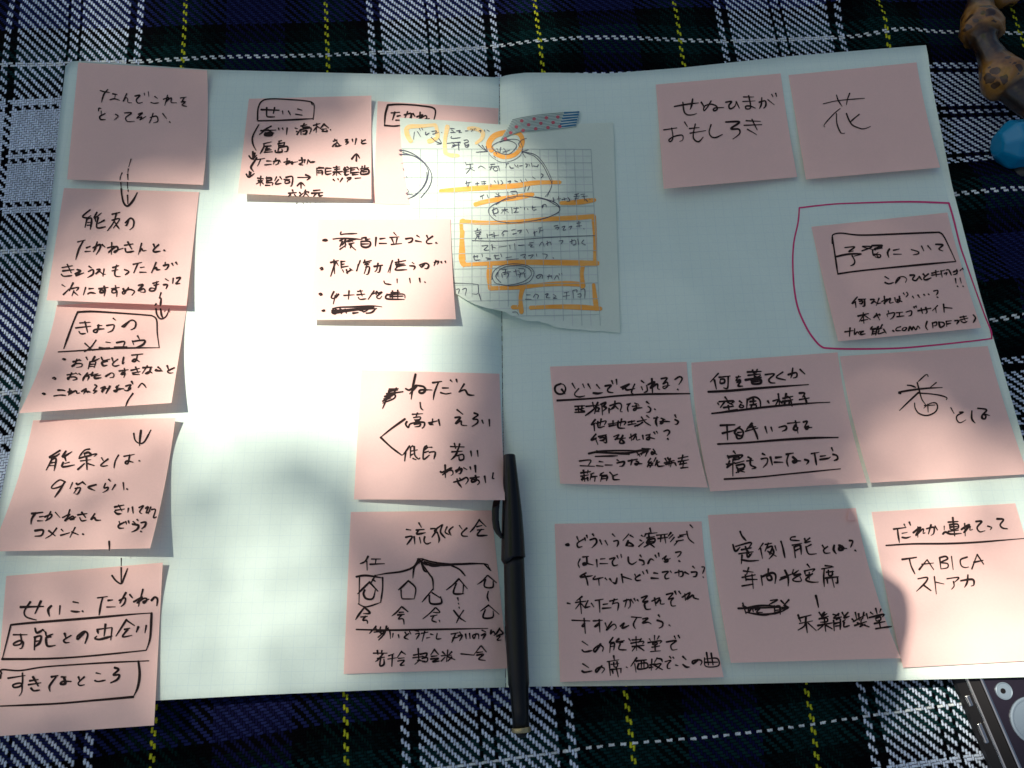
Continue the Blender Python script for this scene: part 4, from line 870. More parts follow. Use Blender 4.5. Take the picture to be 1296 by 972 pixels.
NOTES = [
 ('n1', ((99, 79), (262, 89), (257, 234), (85, 227)), 0.0004, 0.003, 0.003, dict(rm=3, ctr=0.004), 1.6, 'pink sticky note in the far left notebook corner, two short lines of thin writing'),
 ('n3', ((72, 386), (238, 379), (217, 510), (24, 523)), 0.0003, 0.009, 0.009, dict(lm=6), 2.2, 'pink sticky note with a boxed heading over three bulleted lines'),
 ('n2', ((81, 238), (252, 243), (236, 387), (59, 380)), 0.0004, 0.0055, 0.004, {}, 2.2, 'pink sticky note with four written lines under the tip of a long arrow'),
 ('n4', ((42, 532), (222, 529), (190, 694), (-12, 698)), 0.0004, 0.006, 0.010, dict(lm=5, rm=3, ctr=0.004), 2.3, 'pink sticky note with a trident shaped arrow in its upper corner'),
 ('n5', ((8, 729), (206, 712), (195, 918), (-6, 932)), 0.0004, 0.003, 0.003, dict(lm=-1, ctr=0.003), 2.6, 'pink sticky note with two wide boxes of writing, hanging over the near left page edge'),
 ('n6', ((315, 125), (470, 121), (470, 252), (301, 245)), 0.0004, 0.005, 0.003, dict(ctr=0.0035), 2.1, 'half sunlit pink sticky note with a boxed title and small text joined by curved arrows'),
 ('n7', ((478, 128), (631, 137), (628, 262), (472, 258)), 0.0002, 0.0001, 0.0001, {}, 2.2, 'pink sticky note mostly covered by the torn memo sheet, only its boxed title showing'),
 ('n8', ((402, 277), (570, 277), (577, 404), (392, 405)), 0.0012, 0.0035, 0.0045, dict(rm=-1), 2.2, 'brightly sunlit pink sticky note with four bullets, the last scribbled out'),
 ('n9', ((457, 468), (632, 473), (639, 633), (448, 632)), 0.0004, 0.003, 0.0135, {}, 2.4, 'pink sticky note with a forked line branching to two rows, tucked against the pen cap'),
 ('n10', ((444, 648), (622, 646), (643, 846), (435, 853)), 0.0004, 0.0015, 0.0015, {}, 2.1, 'pink sticky note with a drawn tree of little house shapes, left of the pen barrel'),
 ('n12', ((830, 107), (988, 93), (1009, 224), (840, 239)), 0.0004, 0.0055, 0.0025, dict(rm=-1), 1.9, 'pink sticky note with two lines of large kana, left of the single character note'),
 ('n13', ((998, 95), (1160, 79), (1190, 212), (1020, 227)), 0.0004, 0.004, 0.0035, dict(rm=-2), 1.5, 'pink sticky note bearing one large thin character, in the far right page corner'),
 ('n14', ((1027, 287), (1199, 269), (1242, 415), (1061, 432)), 0.0004, 0.004, 0.005, dict(rm=-2, lm=-1), 2.0, 'pink sticky note circled by a red pen loop'),
 ('n15', ((696, 464), (869, 458), (896, 617), (709, 612)), 0.0003, 0.003, 0.005, dict(rm=-4), 2.3, 'pink sticky note with an underlined question and several small lines, one struck through'),
 ('n16', ((875, 459), (1060, 446), (1097, 611), (899, 622)), 0.0004, 0.004, 0.006, dict(lm=-4, rm=-4), 2.6, 'pink sticky note with four lines of writing, each underlined by a ruled stroke'),
 ('n17', ((1063, 451), (1250, 438), (1301, 600), (1102, 611)), 0.0005, 0.004, 0.003, dict(lm=-3, rm=-2), 1.9, 'pink sticky note with one big character crossed by spokes and a short kana tail'),
 ('n18', ((702, 663), (888, 660), (916, 857), (709, 863)), 0.0003, 0.0015, 0.003, dict(rm=-4), 2.2, 'pink sticky note filled with two bulleted paragraphs, right of the pen barrel'),
 ('n19', ((896, 652), (1083, 643), (1140, 833), (925, 839)), 0.0004, 0.006, 0.007, dict(lm=-2, rm=-6), 2.4, 'pink sticky note with a tiny folded corner and a crossed out word'),
 ('n20', ((1103, 648), (1285, 637), (1342, 834), (1143, 845)), 0.0004, 0.0015, 0.0015, dict(lm=-2), 2.2, 'pink sticky note in full sun with block capitals, at the near right corner'),
]
PATCH = {}
for key, c, base, hbl, hbr, kw, w, label in NOTES:
    pt = Patch(*c, base, hbl, hbr, **kw)
    PATCH[key] = pt
    o = paper('sticky_note', pt, M_NOTE)
    tag(o, label, 'sticky note', 'pink sticky notes on the notebook')
    if key in INK:
        link('handwriting', ink_mesh('handwriting', parse(key), w * 1.12, lambda x, y, l, p=pt: p.point(x, y, l), 0.00018), M_INK, o)
    if key == 'n19':
        # the small dog-eared corner, folded back over the sheet
        a, b2, c2 = pt.px(0.955, 0.0), pt.px(1.0, 0.085), pt.px(0.93, 0.075)
        V = [pt.point(*a, 0.0002), pt.point(*b2, 0.0002), pt.point(*c2, 0.0014)]
        ear = link('folded_corner', mesh_of('folded_corner', V, [(0, 2, 1)], False), M_NOTE, o)

# ------------------------------------------------------------------ torn memo sheet
class Memo(Patch):
    TOP = [(506, 149), (560, 152), (633, 157.5), (700, 158), (776, 155)]
    BOT = [(548, 356), (573.8, 369.6), (588.9, 379), (601.4, 385.3), (616.5, 390), (628, 392), (640, 395), (646, 399), (654, 401.6), (666.6, 406), (676.7, 407),
           (681.7, 406), (686, 408.5), (691.8, 409), (700, 413), (709, 415.4), (715, 415.2), (722, 416.7), (735, 417), (748, 419), (755, 419.5), (760.5, 418.5), (770, 420), (785, 421.5)]
    def __init__(s):
        s.zf = lambda x, y: page_flat(x, y)
        s.t = polyline(s.TOP, 200); s.b = polyline(s.BOT, 200)
    def px(s, u, v):
        k = min(1, max(0, u)) * 199
        i = min(198, int(k)); f = k - i
        tp = [s.t[i][c] * (1 - f) + s.t[i + 1][c] * f for c in (0, 1)]
        bt = [s.b[i][c] * (1 - f) + s.b[i + 1][c] * f for c in (0, 1)]
        return tp[0] * (1 - v) + bt[0] * v - 9 * 4 * v * (1 - v) * (1 - u), tp[1] * (1 - v) + bt[1] * v
    def lift(s, u, v):
        v = min(1, max(0, v))
        return 0.0006 + 0.0022 * max(0, (v - 0.6) / 0.4) ** 2 * math.exp(-((u - 0.4) / 0.25) ** 2)
    def uv(s, px, py):
        v = (py - 154) / (395 - 154); u = 0.5
        for _ in range(4):
            l, r = s.px(0, v), s.px(1, v)
            u = min(1, max(0, (px - l[0]) / (r[0] - l[0])))
            t, b2 = s.px(u, 0), s.px(u, 1)
            v = (py - t[1]) / (b2[1] - t[1])
        return u, v
memo_patch = Memo()
memo = paper('memo_sheet', memo_patch, M_MEMO, 60)
tag(memo, 'torn white memo sheet with a printed grid and orange marker boxes, taped across the spine', 'memo sheet')
mp = memo_patch.point
vert, faint = [], []
for k in range(0, 25):
    q = k * 0.5
    xt, xb = 748 - 21.6 * q, 759 - 23.1 * q
    y1 = 0.0
    for yy in range(190, 420, 6):
        t = (yy - 190) / 208.0
        x = xt + (xb - xt) * t
        u, v = memo_patch.uv(x, yy)
        if 0.004 < u < 0.996 and v < 0.985 and not (u <= 0.001):
            y1 = yy
        l = memo_patch.px(0, v)[0]
        if x < l + 1:
            break
    else:
        pass
    pts = [(xt + (xb - xt) * (yy - 190) / 208.0, yy) for yy in np.linspace(189 if k % 2 == 0 else 190, max(200, y1), 8)]
    pts = [p for p in pts if p[0] > memo_patch.px(0, memo_patch.uv(*p)[1])[0] + 1]
    if len(pts) > 1:
        (vert if k % 2 == 0 else faint).append(pts)
HL = [((505, 188), (748, 189)), ((507, 205.5), (749, 206)), ((510, 224), (750, 224)), ((514, 244), (751, 243)), ((519, 264), (752, 260.5)), ((527, 284), (753, 279.5)),
      ((534, 303), (754, 298)), ((540, 322), (755, 317)), ((546, 341), (756, 337)), ((562, 361), (757, 358)), ((592, 381), (758, 378)), ((650, 400), (758, 398))]
for i, (a, b2) in enumerate(HL):
    vert.append([(a[0] + (b2[0] - a[0]) * t, a[1] + (b2[1] - a[1]) * t) for t in np.linspace(0, 1, 12)])
    if i < len(HL) - 1:
        c, d = HL[i + 1]
        e, f = ((a[0] + c[0]) / 2 + 3, (a[1] + c[1]) / 2), ((b2[0] + d[0]) / 2, (b2[1] + d[1]) / 2)
        faint.append([(e[0] + (f[0] - e[0]) * t, e[1] + (f[1] - e[1]) * t) for t in np.linspace(0, 1, 12)])
link('faint_printed_grid', ink_mesh('faint_printed_grid', faint, 0.7, mp, 0.00013, 1, 0, False, True), M_GRID2, memo)
link('printed_grid', ink_mesh('printed_grid', vert, 0.75, mp, 0.00022, 1, 0, False, True), M_GRID, memo)
link('marker_boxes', ink_mesh('marker_boxes', parse('memo_marker'), 6.6, mp, 0.00016, 0.9, 0.15), M_MARKER, memo)
link('sunlit_marker_boxes', ink_mesh('sunlit_marker_boxes', parse('memo_marker_sunlit'), 5.2, mp, 0.00016, 0.9, 0.15), M_MARKER_SUNLIT, memo)
link('handwriting', ink_mesh('handwriting', parse('memo_pen'), 1.0, mp, 0.0003, 0.7, 0.25), M_INK_BLUE, memo)

# ------------------------------------------------------------------ washi tape
TT = [(649, 150.5), (660, 148), (671.4, 146), (690, 143.5), (707.8, 142), (734, 140.5)]
TB = [(633, 177.5), (645, 171.4), (660, 166.5), (680, 165.5), (710, 162.5), (729, 160)]
tA, tB = polyline(TT, 60), polyline(TB, 60)
def tape_px(u, v):
    k = min(58, int(u * 59)); f = u * 59 - k
    a = [tA[k][c] * (1 - f) + tA[k + 1][c] * f for c in (0, 1)]
    b2 = [tB[k][c] * (1 - f) + tB[k + 1][c] * f for c in (0, 1)]
    return a[0] * (1 - v) + b2[0] * v, a[1] * (1 - v) + b2[1] * v
def tape_z(px, py, lift=0.0):
    return at(px, py, lambda x, y: page_flat(x, y) + 0.0011 + lift)
nu, nv = 50, 8
V = []
for j in range(nv):
    for i in range(nu):
        u, v = i / (nu - 1), j / (nv - 1)
        V.append(tape_z(*tape_px(u, v)))
M_TAPE = paper_mat('washi_tape', (0.66, 0.74, 0.66))
tape = link('washi_tape', mesh_of('washi_tape', V, grid_faces(nu, nv)), M_TAPE)
tag(tape, 'strip of washi tape with pink dots and a blue striped end holding the memo sheet', 'tape')
md = tape.modifiers.new('sheet', 'SOLIDIFY'); md.thickness = 0.00008; md.offset = -1
M_T1, _, _ = new_mat('tape_grey_stripe', (0.16, 0.27, 0.24), 0.6)
M_T2, _, _ = new_mat('tape_blue_stripe', (0.012, 0.15, 0.28), 0.6)
M_T3, _, _ = new_mat('tape_pink_dot', (0.55, 0.10, 0.13), 0.6)
st1, st2 = [], []
for k in range(11):
    v = (k + 0.5) / 11
    st1.append([tape_px(u, v) for u in np.linspace(0.0, 0.77, 30)])
for k in range(6):
    v = (k + 0.35) / 6
    st2.append([tape_px(u, v) for u in np.linspace(0.77, 0.995, 12)])
link('grey_stripes', ink_mesh('grey_stripes', st1, 0.8, tape_z, 0.0001, 1, 0, False, True), M_T1, tape)
link('blue_stripes', ink_mesh('blue_stripes', st2, 2.3, tape_z, 0.0001, 1, 0.1, False, True), M_T2, tape)
V, F = [], []
for i, (cx, cy) in enumerate([(660.4, 153), (676, 150.5), (691.5, 149), (706, 148), (653.5, 160.5), (669, 158), (684.5, 156), (700, 155), (646.3, 168), (662, 165), (678, 163), (693.5, 161.5), (639.5, 175.5), (708.5, 160)]):
    n0 = len(V)
    V.append(tape_z(cx, cy, 0.00016))
    for k in range(16):
        w = 2 * math.pi * k / 16
        V.append(tape_z(cx + 2.3 * math.cos(w), cy + 2.0 * math.sin(w), 0.00016))
    F += [(n0, n0 + 1 + (k + 1) % 16, n0 + 1 + k) for k in range(16)]
link('pink_dots', mesh_of('pink_dots', V, F), M_T3, tape)

# ------------------------------------------------------------------ pen
M_PEN, _, pb = new_mat('black_pen_plastic', (0.005, 0.006, 0.008), 0.26, **{'Specular IOR Level': 0.3})
M_PEN2, _, pb2 = new_mat('black_pen_barrel', (0.006, 0.007, 0.008), 0.34, **{'Specular IOR Level': 0.3})
M_BRASS, _, _ = new_mat('pen_end_ring', (0.46, 0.38, 0.20), 0.35, Metallic=0.6)
def pen_station(y, xl, xr, dz=0.0):
    a, b2 = at(xl, y, 0.019), at(xr, y, 0.019)
    r = (b2 - a).length / 2
    c = (a + b2) / 2
    c.z = 0.0175 + dz
    return c, r
cap_st = [pen_station(y, l, r) for y, l, r in ((574.5, 640, 649), (575, 637.5, 651.5), (576, 637, 652.2), (600, 636.5, 655), (625, 636, 658), (650, 635, 661), (680, 634.5, 663.5), (700, 634.2, 664.6), (704, 634, 665), (706.5, 634, 665), (707, 635.5, 664.3))]
pen = bpy.data.objects.new('pen', None)
pen.empty_display_size = 0.03
COL.objects.link(pen)
tag(pen, 'black felt pen with a clip cap lying along the notebook spine', 'pen')
link('cap', mesh_of('cap', *tube(cap_st, 32)), M_PEN, pen)
bar_st = [pen_station(y, l, r) for y, l, r in ((705, 637.5, 663.5), (720, 637.6, 664), (770, 638.6, 666), (820, 640.5, 668), (866, 643, 670), (872, 645, 669), (900, 647.5, 669.2), (922, 649, 670.2))]
link('barrel', mesh_of('barrel', *tube(bar_st, 32)), M_PEN2, pen)
ring_st = [pen_station(y, l, r) for y, l, r in ((921, 647.6, 671), (922, 647.2, 671.6), (926.5, 647.6, 671.8), (927.5, 648.5, 671))]
link('end_ring', mesh_of('end_ring', *tube(ring_st, 32)), M_BRASS, pen)
plug_st = [pen_station(y, l, r) for y, l, r in ((926, 652, 668), (931, 653, 666.5), (934, 656, 664))]
link('end_plug', mesh_of('end_plug', *tube(plug_st, 24)), M_PEN, pen)
# clip: a curved bar springing from the cap and returning to it
clip_pts = [(633, 629, 6), (628.5, 634, 9), (627, 645, 9), (627, 658, 9), (628.5, 669, 9), (631.5, 676, 7), (635.5, 681.5, 4)]
V, F = [], []
for px, py, w in clip_pts:
    z = 0.0150 if py < 630 else 0.0172 if py < 636 else 0.0185
    for sx, sz in ((-0.5, 0), (-0.5, 0.0022), (0.5, 0.0022), (0.5, 0)):
        V.append(at(px + sx * w, py, z + sz))
for i in range(len(clip_pts) - 1):
    for k in range(4):
        a, b2 = i * 4 + k, i * 4 + (k + 1) % 4
        F.append((a, b2, b2 + 4, a + 4))
F += [(0, 1, 2, 3), tuple(len(V) - 4 + k for k in (3, 2, 1, 0))]
clip = link('clip', mesh_of('clip', V, F), M_PEN, pen)
md = clip.modifiers.new('edge', 'BEVEL'); md.width = 0.0006; md.segments = 2

# ------------------------------------------------------------------ bamboo handle
def bamboo_mat():
    m, nt, b = new_mat('smoked_bamboo', (0.08, 0.05, 0.03), 0.28)
    q = NB(nt)
    at_ = q.n('ShaderNodeAttribute', attribute_name='node_mask').outputs['Fac']
    tc = q.n('ShaderNodeTexCoord').outputs['Object']
    n1 = q.noise(tc, 60, 5, 0.65)
    n2 = q.noise(tc, 260, 3)
    dark = q.ramp(n1, [(0.34, (0.006, 0.005, 0.005)), (0.52, (0.016, 0.009, 0.006)), (0.66, (0.06, 0.025, 0.008)), (0.8, (0.15, 0.065, 0.012))], 'LINEAR')
    light = q.ramp(n1, [(0.3, (0.07, 0.028, 0.006)), (0.45, (0.24, 0.10, 0.016)), (0.7, (0.40, 0.20, 0.035))], 'LINEAR')
    vo = q.n('ShaderNodeTexVoronoi')
    dv = q.n('ShaderNodeTexNoise'); q.put(dv.inputs['Vector'], tc); dv.inputs['Scale'].default_value = 140
    dm = q.n('ShaderNodeVectorMath', operation='MULTIPLY_ADD')
    q.put(dm.inputs[0], dv.outputs['Color']); dm.inputs[1].default_value = (0.007, 0.007, 0.007); q.put(dm.inputs[2], tc)
    q.put(vo.inputs['Vector'], dm.outputs[0])
    vo.inputs['Scale'].default_value = 165
    pit = q.math('MULTIPLY', q.math('LESS_THAN', vo.outputs['Distance'], 0.40), q.math('GREATER_THAN', at_, 0.9))
    body = q.mix(q.math('ADD', at_, q.math('MULTIPLY_ADD', n2, 0.5, -0.25), clamp=True), dark, light)
    q.put(b.inputs['Base Color'], q.mix(q.math('MULTIPLY', pit, 0.85), body, (0.020, 0.008, 0.006)))
    hh = q.math('SUBTRACT', n2, q.math('MULTIPLY', pit, 1.6))
    q.put(b.inputs['Normal'], q.bump(hh, 0.55, 0.0008))
    b.inputs['Coat Weight'].default_value = 0.3
    return m
M_BAM = bamboo_mat()
BS = [(1262, -120, 15, 0), (1250, -80, 15, 0), (1244, -45, 16, 0), (1241.5, -15, 15.5, 0), (1240.5, 0, 15, 0), (1239.5, 12, 17.5, .2), (1239.5, 20, 21, .8), (1240, 28, 24, 1), (1241.5, 35, 26.5, 1), (1242.5, 41, 26.5, 1), (1243, 45, 24, 1), (1243.5, 47.5, 18, .2),
      (1245, 51, 15, 0), (1248, 58, 14.5, 0), (1252, 66, 15.5, 0), (1257, 75, 17.5, .1), (1261.5, 83, 21.5, .8), (1265.5, 91, 26, 1), (1270, 99, 28, 1), (1275, 107, 27, 1), (1279, 111, 22, .8), (1281, 113, 18.5, .1), (1287, 119, 18, 0), (1300, 130, 17, 0), (1325, 147, 17, 0), (1360, 165, 19, .6), (1372, 170, 24, 1), (1384, 175, 20, .5), (1410, 180, 17, 0)]
st, masks = [], []
dense = []
for i in range(len(BS) - 1):
    for k in range(4):
        t = k / 4
        dense.append([BS[i][c] + (BS[i + 1][c] - BS[i][c]) * t for c in range(4)])
dense.append(list(BS[-1]))
arr = np.array(dense)
ker = np.array([0, 1, 2, 1, 0]) / 4.0
for c in range(4):
    pad = np.pad(arr[:, c], 2, mode='edge')
    arr[:, c] = np.convolve(pad, ker, 'valid')
for px, py, r, mk in arr:
    c = at(px, py, 0.017)
    rad = r * px_size(c) * 0.97
    st.append((c, rad)); masks.append(mk)
V, F = tube(st, 36)
me = mesh_of('bamboo_handle', V, F)
# knobbly root scars around each joint
for i, v in enumerate(me.vertices):
    mk = masks[i // 36]
    c, r = st[i // 36]
    k = i % 36
    a = noise.noise(Vector((math.cos(2 * math.pi * k / 36) * 2.2, math.sin(2 * math.pi * k / 36) * 2.2, (i // 36) * 0.16)))
    d = (v.co - c)
    v.co = c + d * (1 + (0.04 + 0.11 * mk) * a)
att = me.attributes.new('node_mask', 'FLOAT', 'POINT')
att.data.foreach_set('value', np.repeat(np.array(masks), 36))
bamboo = link('bamboo_handle', me, M_BAM)
tag(bamboo, 'dark bamboo root bag handle with orange knobbly joints on the blanket beyond the page corner', 'handle')
# the far end of the same handle comes back into the frame's corner
BS2 = [(1250, -16, 6, .5), (1258, -8, 10, .9), (1268, -1, 12, 1), (1278, -4, 12, 1), (1288, -14, 11, .3), (1298, -30, 11, 0), (1306, -52, 12, 0)]
st2_, m2_ = [], []
for px, py, r, mk in BS2:
    c = at(px, py, 0.012); st2_.append((c, r * px_size(c))); m2_.append(mk)
me2 = mesh_of('root_end', *tube(st2_, 24))
att = me2.attributes.new('node_mask', 'FLOAT', 'POINT')
att.data.foreach_set('value', np.repeat(np.array(m2_), 24))
link('root_end', me2, M_BAM, bamboo)

# ------------------------------------------------------------------ blue plastic barrel and the dark one beside it
M_BLUE, bnt, bb = new_mat('blue_plastic', (0.003, 0.22, 0.42), 0.2)
bq = NB(bnt)
bq.put(bb.inputs['Normal'], bq.bump(bq.noise(bq.n('ShaderNodeTexCoord').outputs['Object'], 240, 3), 0.08, 0.0005))
def barrel(name, ax, sides, mat, z, rot=0.5, smooth=False):
    V, F = [], []
    for px, py, r in ax:
        c = at(px, py, z)
        k = px_size(c)
        a, b2 = at(ax[0][0], ax[0][1], z), at(ax[-1][0], ax[-1][1], z)
        t = (b2 - a).normalized()
        side = t.cross(Vector((0, 0, 1))).normalized()
        top = side.cross(t).normalized()
        for i in range(sides):
            w = 2 * math.pi * (i + rot) / sides
            V.append(c + (side * math.cos(w) + top * math.sin(w)) * r * k)
    n = len(ax)
    for i in range(n - 1):
        for k in range(sides):
            k2 = (k + 1) % sides
            F.append((i * sides + k, i * sides + k2, (i + 1) * sides + k2, (i + 1) * sides + k))
    F.append(tuple(range(sides))[::-1]); F.append(tuple((n - 1) * sides + k for k in range(sides)))
    o = link(name, mesh_of(name, V, F, smooth), mat)
    if not smooth:
        md = o.modifiers.new('edge', 'BEVEL'); md.width = 0.0015; md.segments = 3; md.limit_method = 'NONE'
    return o
bl = barrel('blue_marker', [(1261, 184, 15), (1276, 183, 31), (1420, 176, 32)], 8, M_BLUE, 0.0135)
tag(bl, 'thick faceted bright blue plastic barrel with a slanted end, on the blanket below the bamboo', 'marker')
M_DK, _, _ = new_mat('dark_grey_plastic', (0.022, 0.024, 0.023), 0.5)
dk = barrel('dark_marker', [(1281, 222, 7), (1285, 221.5, 11.5), (1420, 213, 12)], 18, M_DK, 0.0055, smooth=True)
tag(dk, 'slim dark grey barrel end lying in the shade just under the blue one', 'marker')

# ------------------------------------------------------------------ gadget with steel edges
M_GL, _, _ = new_mat('gadget_black_panel', (0.018, 0.014, 0.022), 0.22)
M_SIDE, _, _ = new_mat('gadget_dark_side', (0.008, 0.007, 0.007), 0.4, **{'Specular IOR Level': 0.3})
M_STEEL, _, _ = new_mat('bright_steel_trim', (0.62, 0.60, 0.55), 0.22, Metallic=1.0)
M_DISC, dnt, db = new_mat('grey_blue_disc', (0.22, 0.28, 0.33), 0.38, Metallic=0.2)
gz = 0.0105
g0, g1 = at(1242, 859, gz), at(1291, 972, gz)
gd = (g1 - g0).normalized()
gn_ = Vector((gd.y, -gd.x, 0))
if gn_.x < 0:
    gn_ = -gn_
ga, gbp = g0 - gd * 0.012, g0 + gd * 0.110
gadget = bpy.data.objects.new('gadget', None)
gadget.location = (0, 0, 0)
gadget.empty_display_size = 0.03
COL.objects.link(gadget)
tag(gadget, 'dark metal edged gadget with two round grey discs, under the near right page corner', 'gadget')
def prism(name, prof, mat, parent):
    """profile of (distance to the right of the panel edge, height), swept along the gadget's edge"""
    V, F = [], []
    for e in (ga, gbp):
        for d, z in prof:
            p = e + gn_ * d
            V.append((p.x, p.y, z))
    n = len(prof)
    for k in range(n):
        k2 = (k + 1) % n
        F.append((k, k2, n + k2, n + k))
    F.append(tuple(range(n))[::-1]); F.append(tuple(n + k for k in range(n)))
    me = mesh_of(name, V, F, False)
    bm = bmesh.new(); bm.from_mesh(me); bmesh.ops.recalc_face_normals(bm, faces=bm.faces); bm.to_mesh(me); bm.free()
    return link(name, me, mat, parent)
prism('panel', [(0.0006, 0.002), (0.062, 0.002), (0.062, gz), (0.0006, gz)], M_GL, gadget)
prism('side_rail', [(-0.0088, 0.002), (-0.0008, 0.002), (-0.0008, gz - 0.0006), (-0.0052, gz - 0.0016), (-0.0088, gz - 0.0055)], M_SIDE, gadget)
prism('inner_trim', [(-0.0007, 0.003), (0.0005, 0.003), (0.0005, gz + 0.0005), (-0.0002, gz + 0.0006), (-0.0007, gz + 0.0002)], M_STEEL, gadget)
prism('outer_trim', [(-0.0060, gz - 0.0019), (-0.0052, gz - 0.0017), (-0.0052, gz - 0.0009), (-0.0058, gz - 0.0011)], M_STEEL, gadget)
def disc(name, px, py, r_px, parent, mat, z=gz, h=0.0008, rings=((1.0, 0.0), (1.0, 1.0), (0.93, 1.25), (0.86, 1.0), (0.84, 0.7))):
    c = at(px, py, z)
    r = r_px * px_size(c)
    n = 40
    V, F = [], []
    for k_, hh in rings:
        for i in range(n):
            w = 2 * math.pi * i / n
            V.append((c.x + math.cos(w) * r * k_, c.y + math.sin(w) * r * k_, z - 0.0001 + h * hh))
    for j in range(len(rings) - 1):
        for i in range(n):
            i2 = (i + 1) % n
            F.append((j * n + i, j * n + i2, (j + 1) * n + i2, (j + 1) * n + i))
    F.append(tuple((len(rings) - 1) * n + i for i in range(n)))
    return link(name, mesh_of(name, V, F, False), mat, parent), c, r
d1, c1, r1 = disc('button', 1270, 874.5, 10.5, gadget, M_DISC)
dot = bpy.data.meshes.new('mark')
disc('mark', 1269.5, 874.5, 3.2, d1, M_SIDE, gz + 0.00055, 0.0002, ((1.0, 0.0), (1.0, 1.0), (0.8, 1.1)))
disc('dial', 1307, 912, 28.5, gadget, M_DISC)
for (px, py, ln) in ((1234.5, 884, 0.0048), (1248, 926, 0.0085)):
    c = at(px, py, gz - 0.004)
    prm = []
    bmx = bmesh.new()
    bmesh.ops.create_cube(bmx, size=1.0)
    ang = math.atan2(gd.y, gd.x)
    bmesh.ops.scale(bmx, vec=(ln, 0.0022, 0.0016), verts=bmx.verts)
    bmesh.ops.rotate(bmx, matrix=Matrix.Rotation(ang, 3, 'Z'), verts=bmx.verts)
    off = ga + gn_ * -0.0074
    t = (Vector((c.x, c.y, 0)) - Vector((off.x, off.y, 0))).dot(gd)
    p = off + gd * t
    bmesh.ops.translate(bmx, vec=(p.x, p.y, gz - 0.0035), verts=bmx.verts)
    me = bpy.data.meshes.new('side_key'); bmx.to_mesh(me); bmx.free()
    o = link('side_key', me, M_STEEL, gadget)
    md = o.modifiers.new('edge', 'BEVEL'); md.width = 0.0005; md.segments = 2
# ------------------------------------------------------------------ the tree whose leaves dapple the light
def poly_in(pts, feather):
    P = np.array(pts, float)
    def f(x, y):
        inside = False
        dmin = 1e9
        n = len(P)
        for i in range(n):
            x1, y1 = P[i]; x2, y2 = P[(i + 1) % n]
            if (y1 > y) != (y2 > y) and x < (x2 - x1) * (y - y1) / (y2 - y1) + x1:
                inside = not inside
            dx, dy = x2 - x1, y2 - y1
            t = max(0, min(1, ((x - x1) * dx + (y - y1) * dy) / (dx * dx + dy * dy)))
            dmin = min(dmin, math.hypot(x - x1 - t * dx, y - y1 - t * dy))
        sd = dmin if inside else -dmin
        return smooth01(0.5 + sd / (2 * feather))
    return f
GAPS = [
 (1.0, poly_in([(280, 262), (330, 205), (420, 180), (520, 155), (600, 160), (675, 190), (670, 235), (625, 280), (600, 325), (585, 400), (560, 440), (540, 520), (500, 545), (450, 580), (380, 560), (300, 560), (255, 585), (215, 600), (205, 540), (235, 430), (245, 330), (245, 290)], 14)),
 (0.52, poly_in([(110, 330), (170, 265), (260, 250), (260, 600), (190, 560), (120, 480), (90, 420)], 30)),
 (0.22, poly_in([(215, 195), (270, 150), (300, 260), (230, 260)], 20)),
 (0.45, poly_in([(205, 580), (330, 570), (440, 620), (450, 700), (440, 860), (390, 900), (230, 900), (200, 750)], 40)),
 (0.25, poly_in([(0, 540), (230, 530), (230, 900), (0, 940)], 40)),
 (0.34, poly_in([(430, 95), (600, 95), (640, 130), (560, 150), (440, 190), (420, 140)], 20)),
 (0.52, poly_in([(450, 470), (540, 470), (560, 600), (450, 640)], 30)),
 (0.42, poly_in([(1090, 480), (1160, 470), (1215, 560), (1260, 620), (1250, 660), (1095, 660), (1072, 600), (1072, 540)], 28)),
 (0.55, poly_in([(1082, 600), (1400, 585), (1400, 890), (1082, 890)], 20)),
 (1.0, poly_in([(1150, 900), (1165, 830), (1200, 770), (1250, 715), (1420, 670), (1420, 900)], 26)),
 (0.12, poly_in([(1010, 360), (1080, 330), (1110, 400), (1050, 430)], 25)),
 (0.24, poly_in([(-60, 330), (70, 330), (50, 560), (-60, 600)], 30)),
 (0.16, poly_in([(1100, 880), (1300, 880), (1300, 990), (1120, 990)], 25)),
]
GAPS += [(0.42, poly_in([(430, 630), (580, 630), (480, 720), (430, 740)], 22)), (0.20, poly_in([(440, -80), (680, -80), (660, 25), (450, 25)], 25)), (0.10, poly_in([(20, -80), (220, -80), (190, 70), (20, 60)], 25))]
BLOBS = [(0.30, 300, 605, 55), (0.35, 405, 670, 55), (0.6, 235, 650, 45), (0.55, 350, 150, 60)]
def openness(x, y):
    L = 0.0
    for a, f in GAPS:
        if a > L:
            L = max(L, a * f(x, y))
    for k, bx, by, r in BLOBS:
        L *= 1 - (1 - k) * math.exp(-((x - bx) ** 2 + (y - by) ** 2) / (r * r))
    return L

tree = bpy.data.objects.new('tree', None)
tree.location = (-4.3, 2.3, -0.02)
COL.objects.link(tree)
tag(tree, 'leafy tree standing outside the picture whose crown dapples the notebook with shade', 'tree')
M_LEAF, lnt, lb = new_mat('leaf', (0.05, 0.10, 0.025), 0.5)
_tr = lnt.nodes.new('ShaderNodeBsdfTranslucent')
_tr.inputs['Color'].default_value = (0.13, 0.30, 0.05, 1)
_mx = lnt.nodes.new('ShaderNodeAddShader')
lnt.links.new(lb.outputs[0], _mx.inputs[0]); lnt.links.new(_tr.outputs[0], _mx.inputs[1])
lnt.links.new(_mx.outputs[0], lnt.nodes['Material Output'].inputs['Surface'])
M_BARK, bnt2, bb2 = new_mat('bark', (0.10, 0.075, 0.05), 0.9)
bq2 = NB(bnt2)
bnz = bq2.noise(bq2.n('ShaderNodeTexCoord').outputs['Object'], 30, 6, 0.7)
bq2.put(bb2.inputs['Base Color'], bq2.ramp(bnz, [(0.3, (0.04, 0.03, 0.02)), (0.7, (0.16, 0.12, 0.08))], 'LINEAR'))
rnd = random.Random(11)
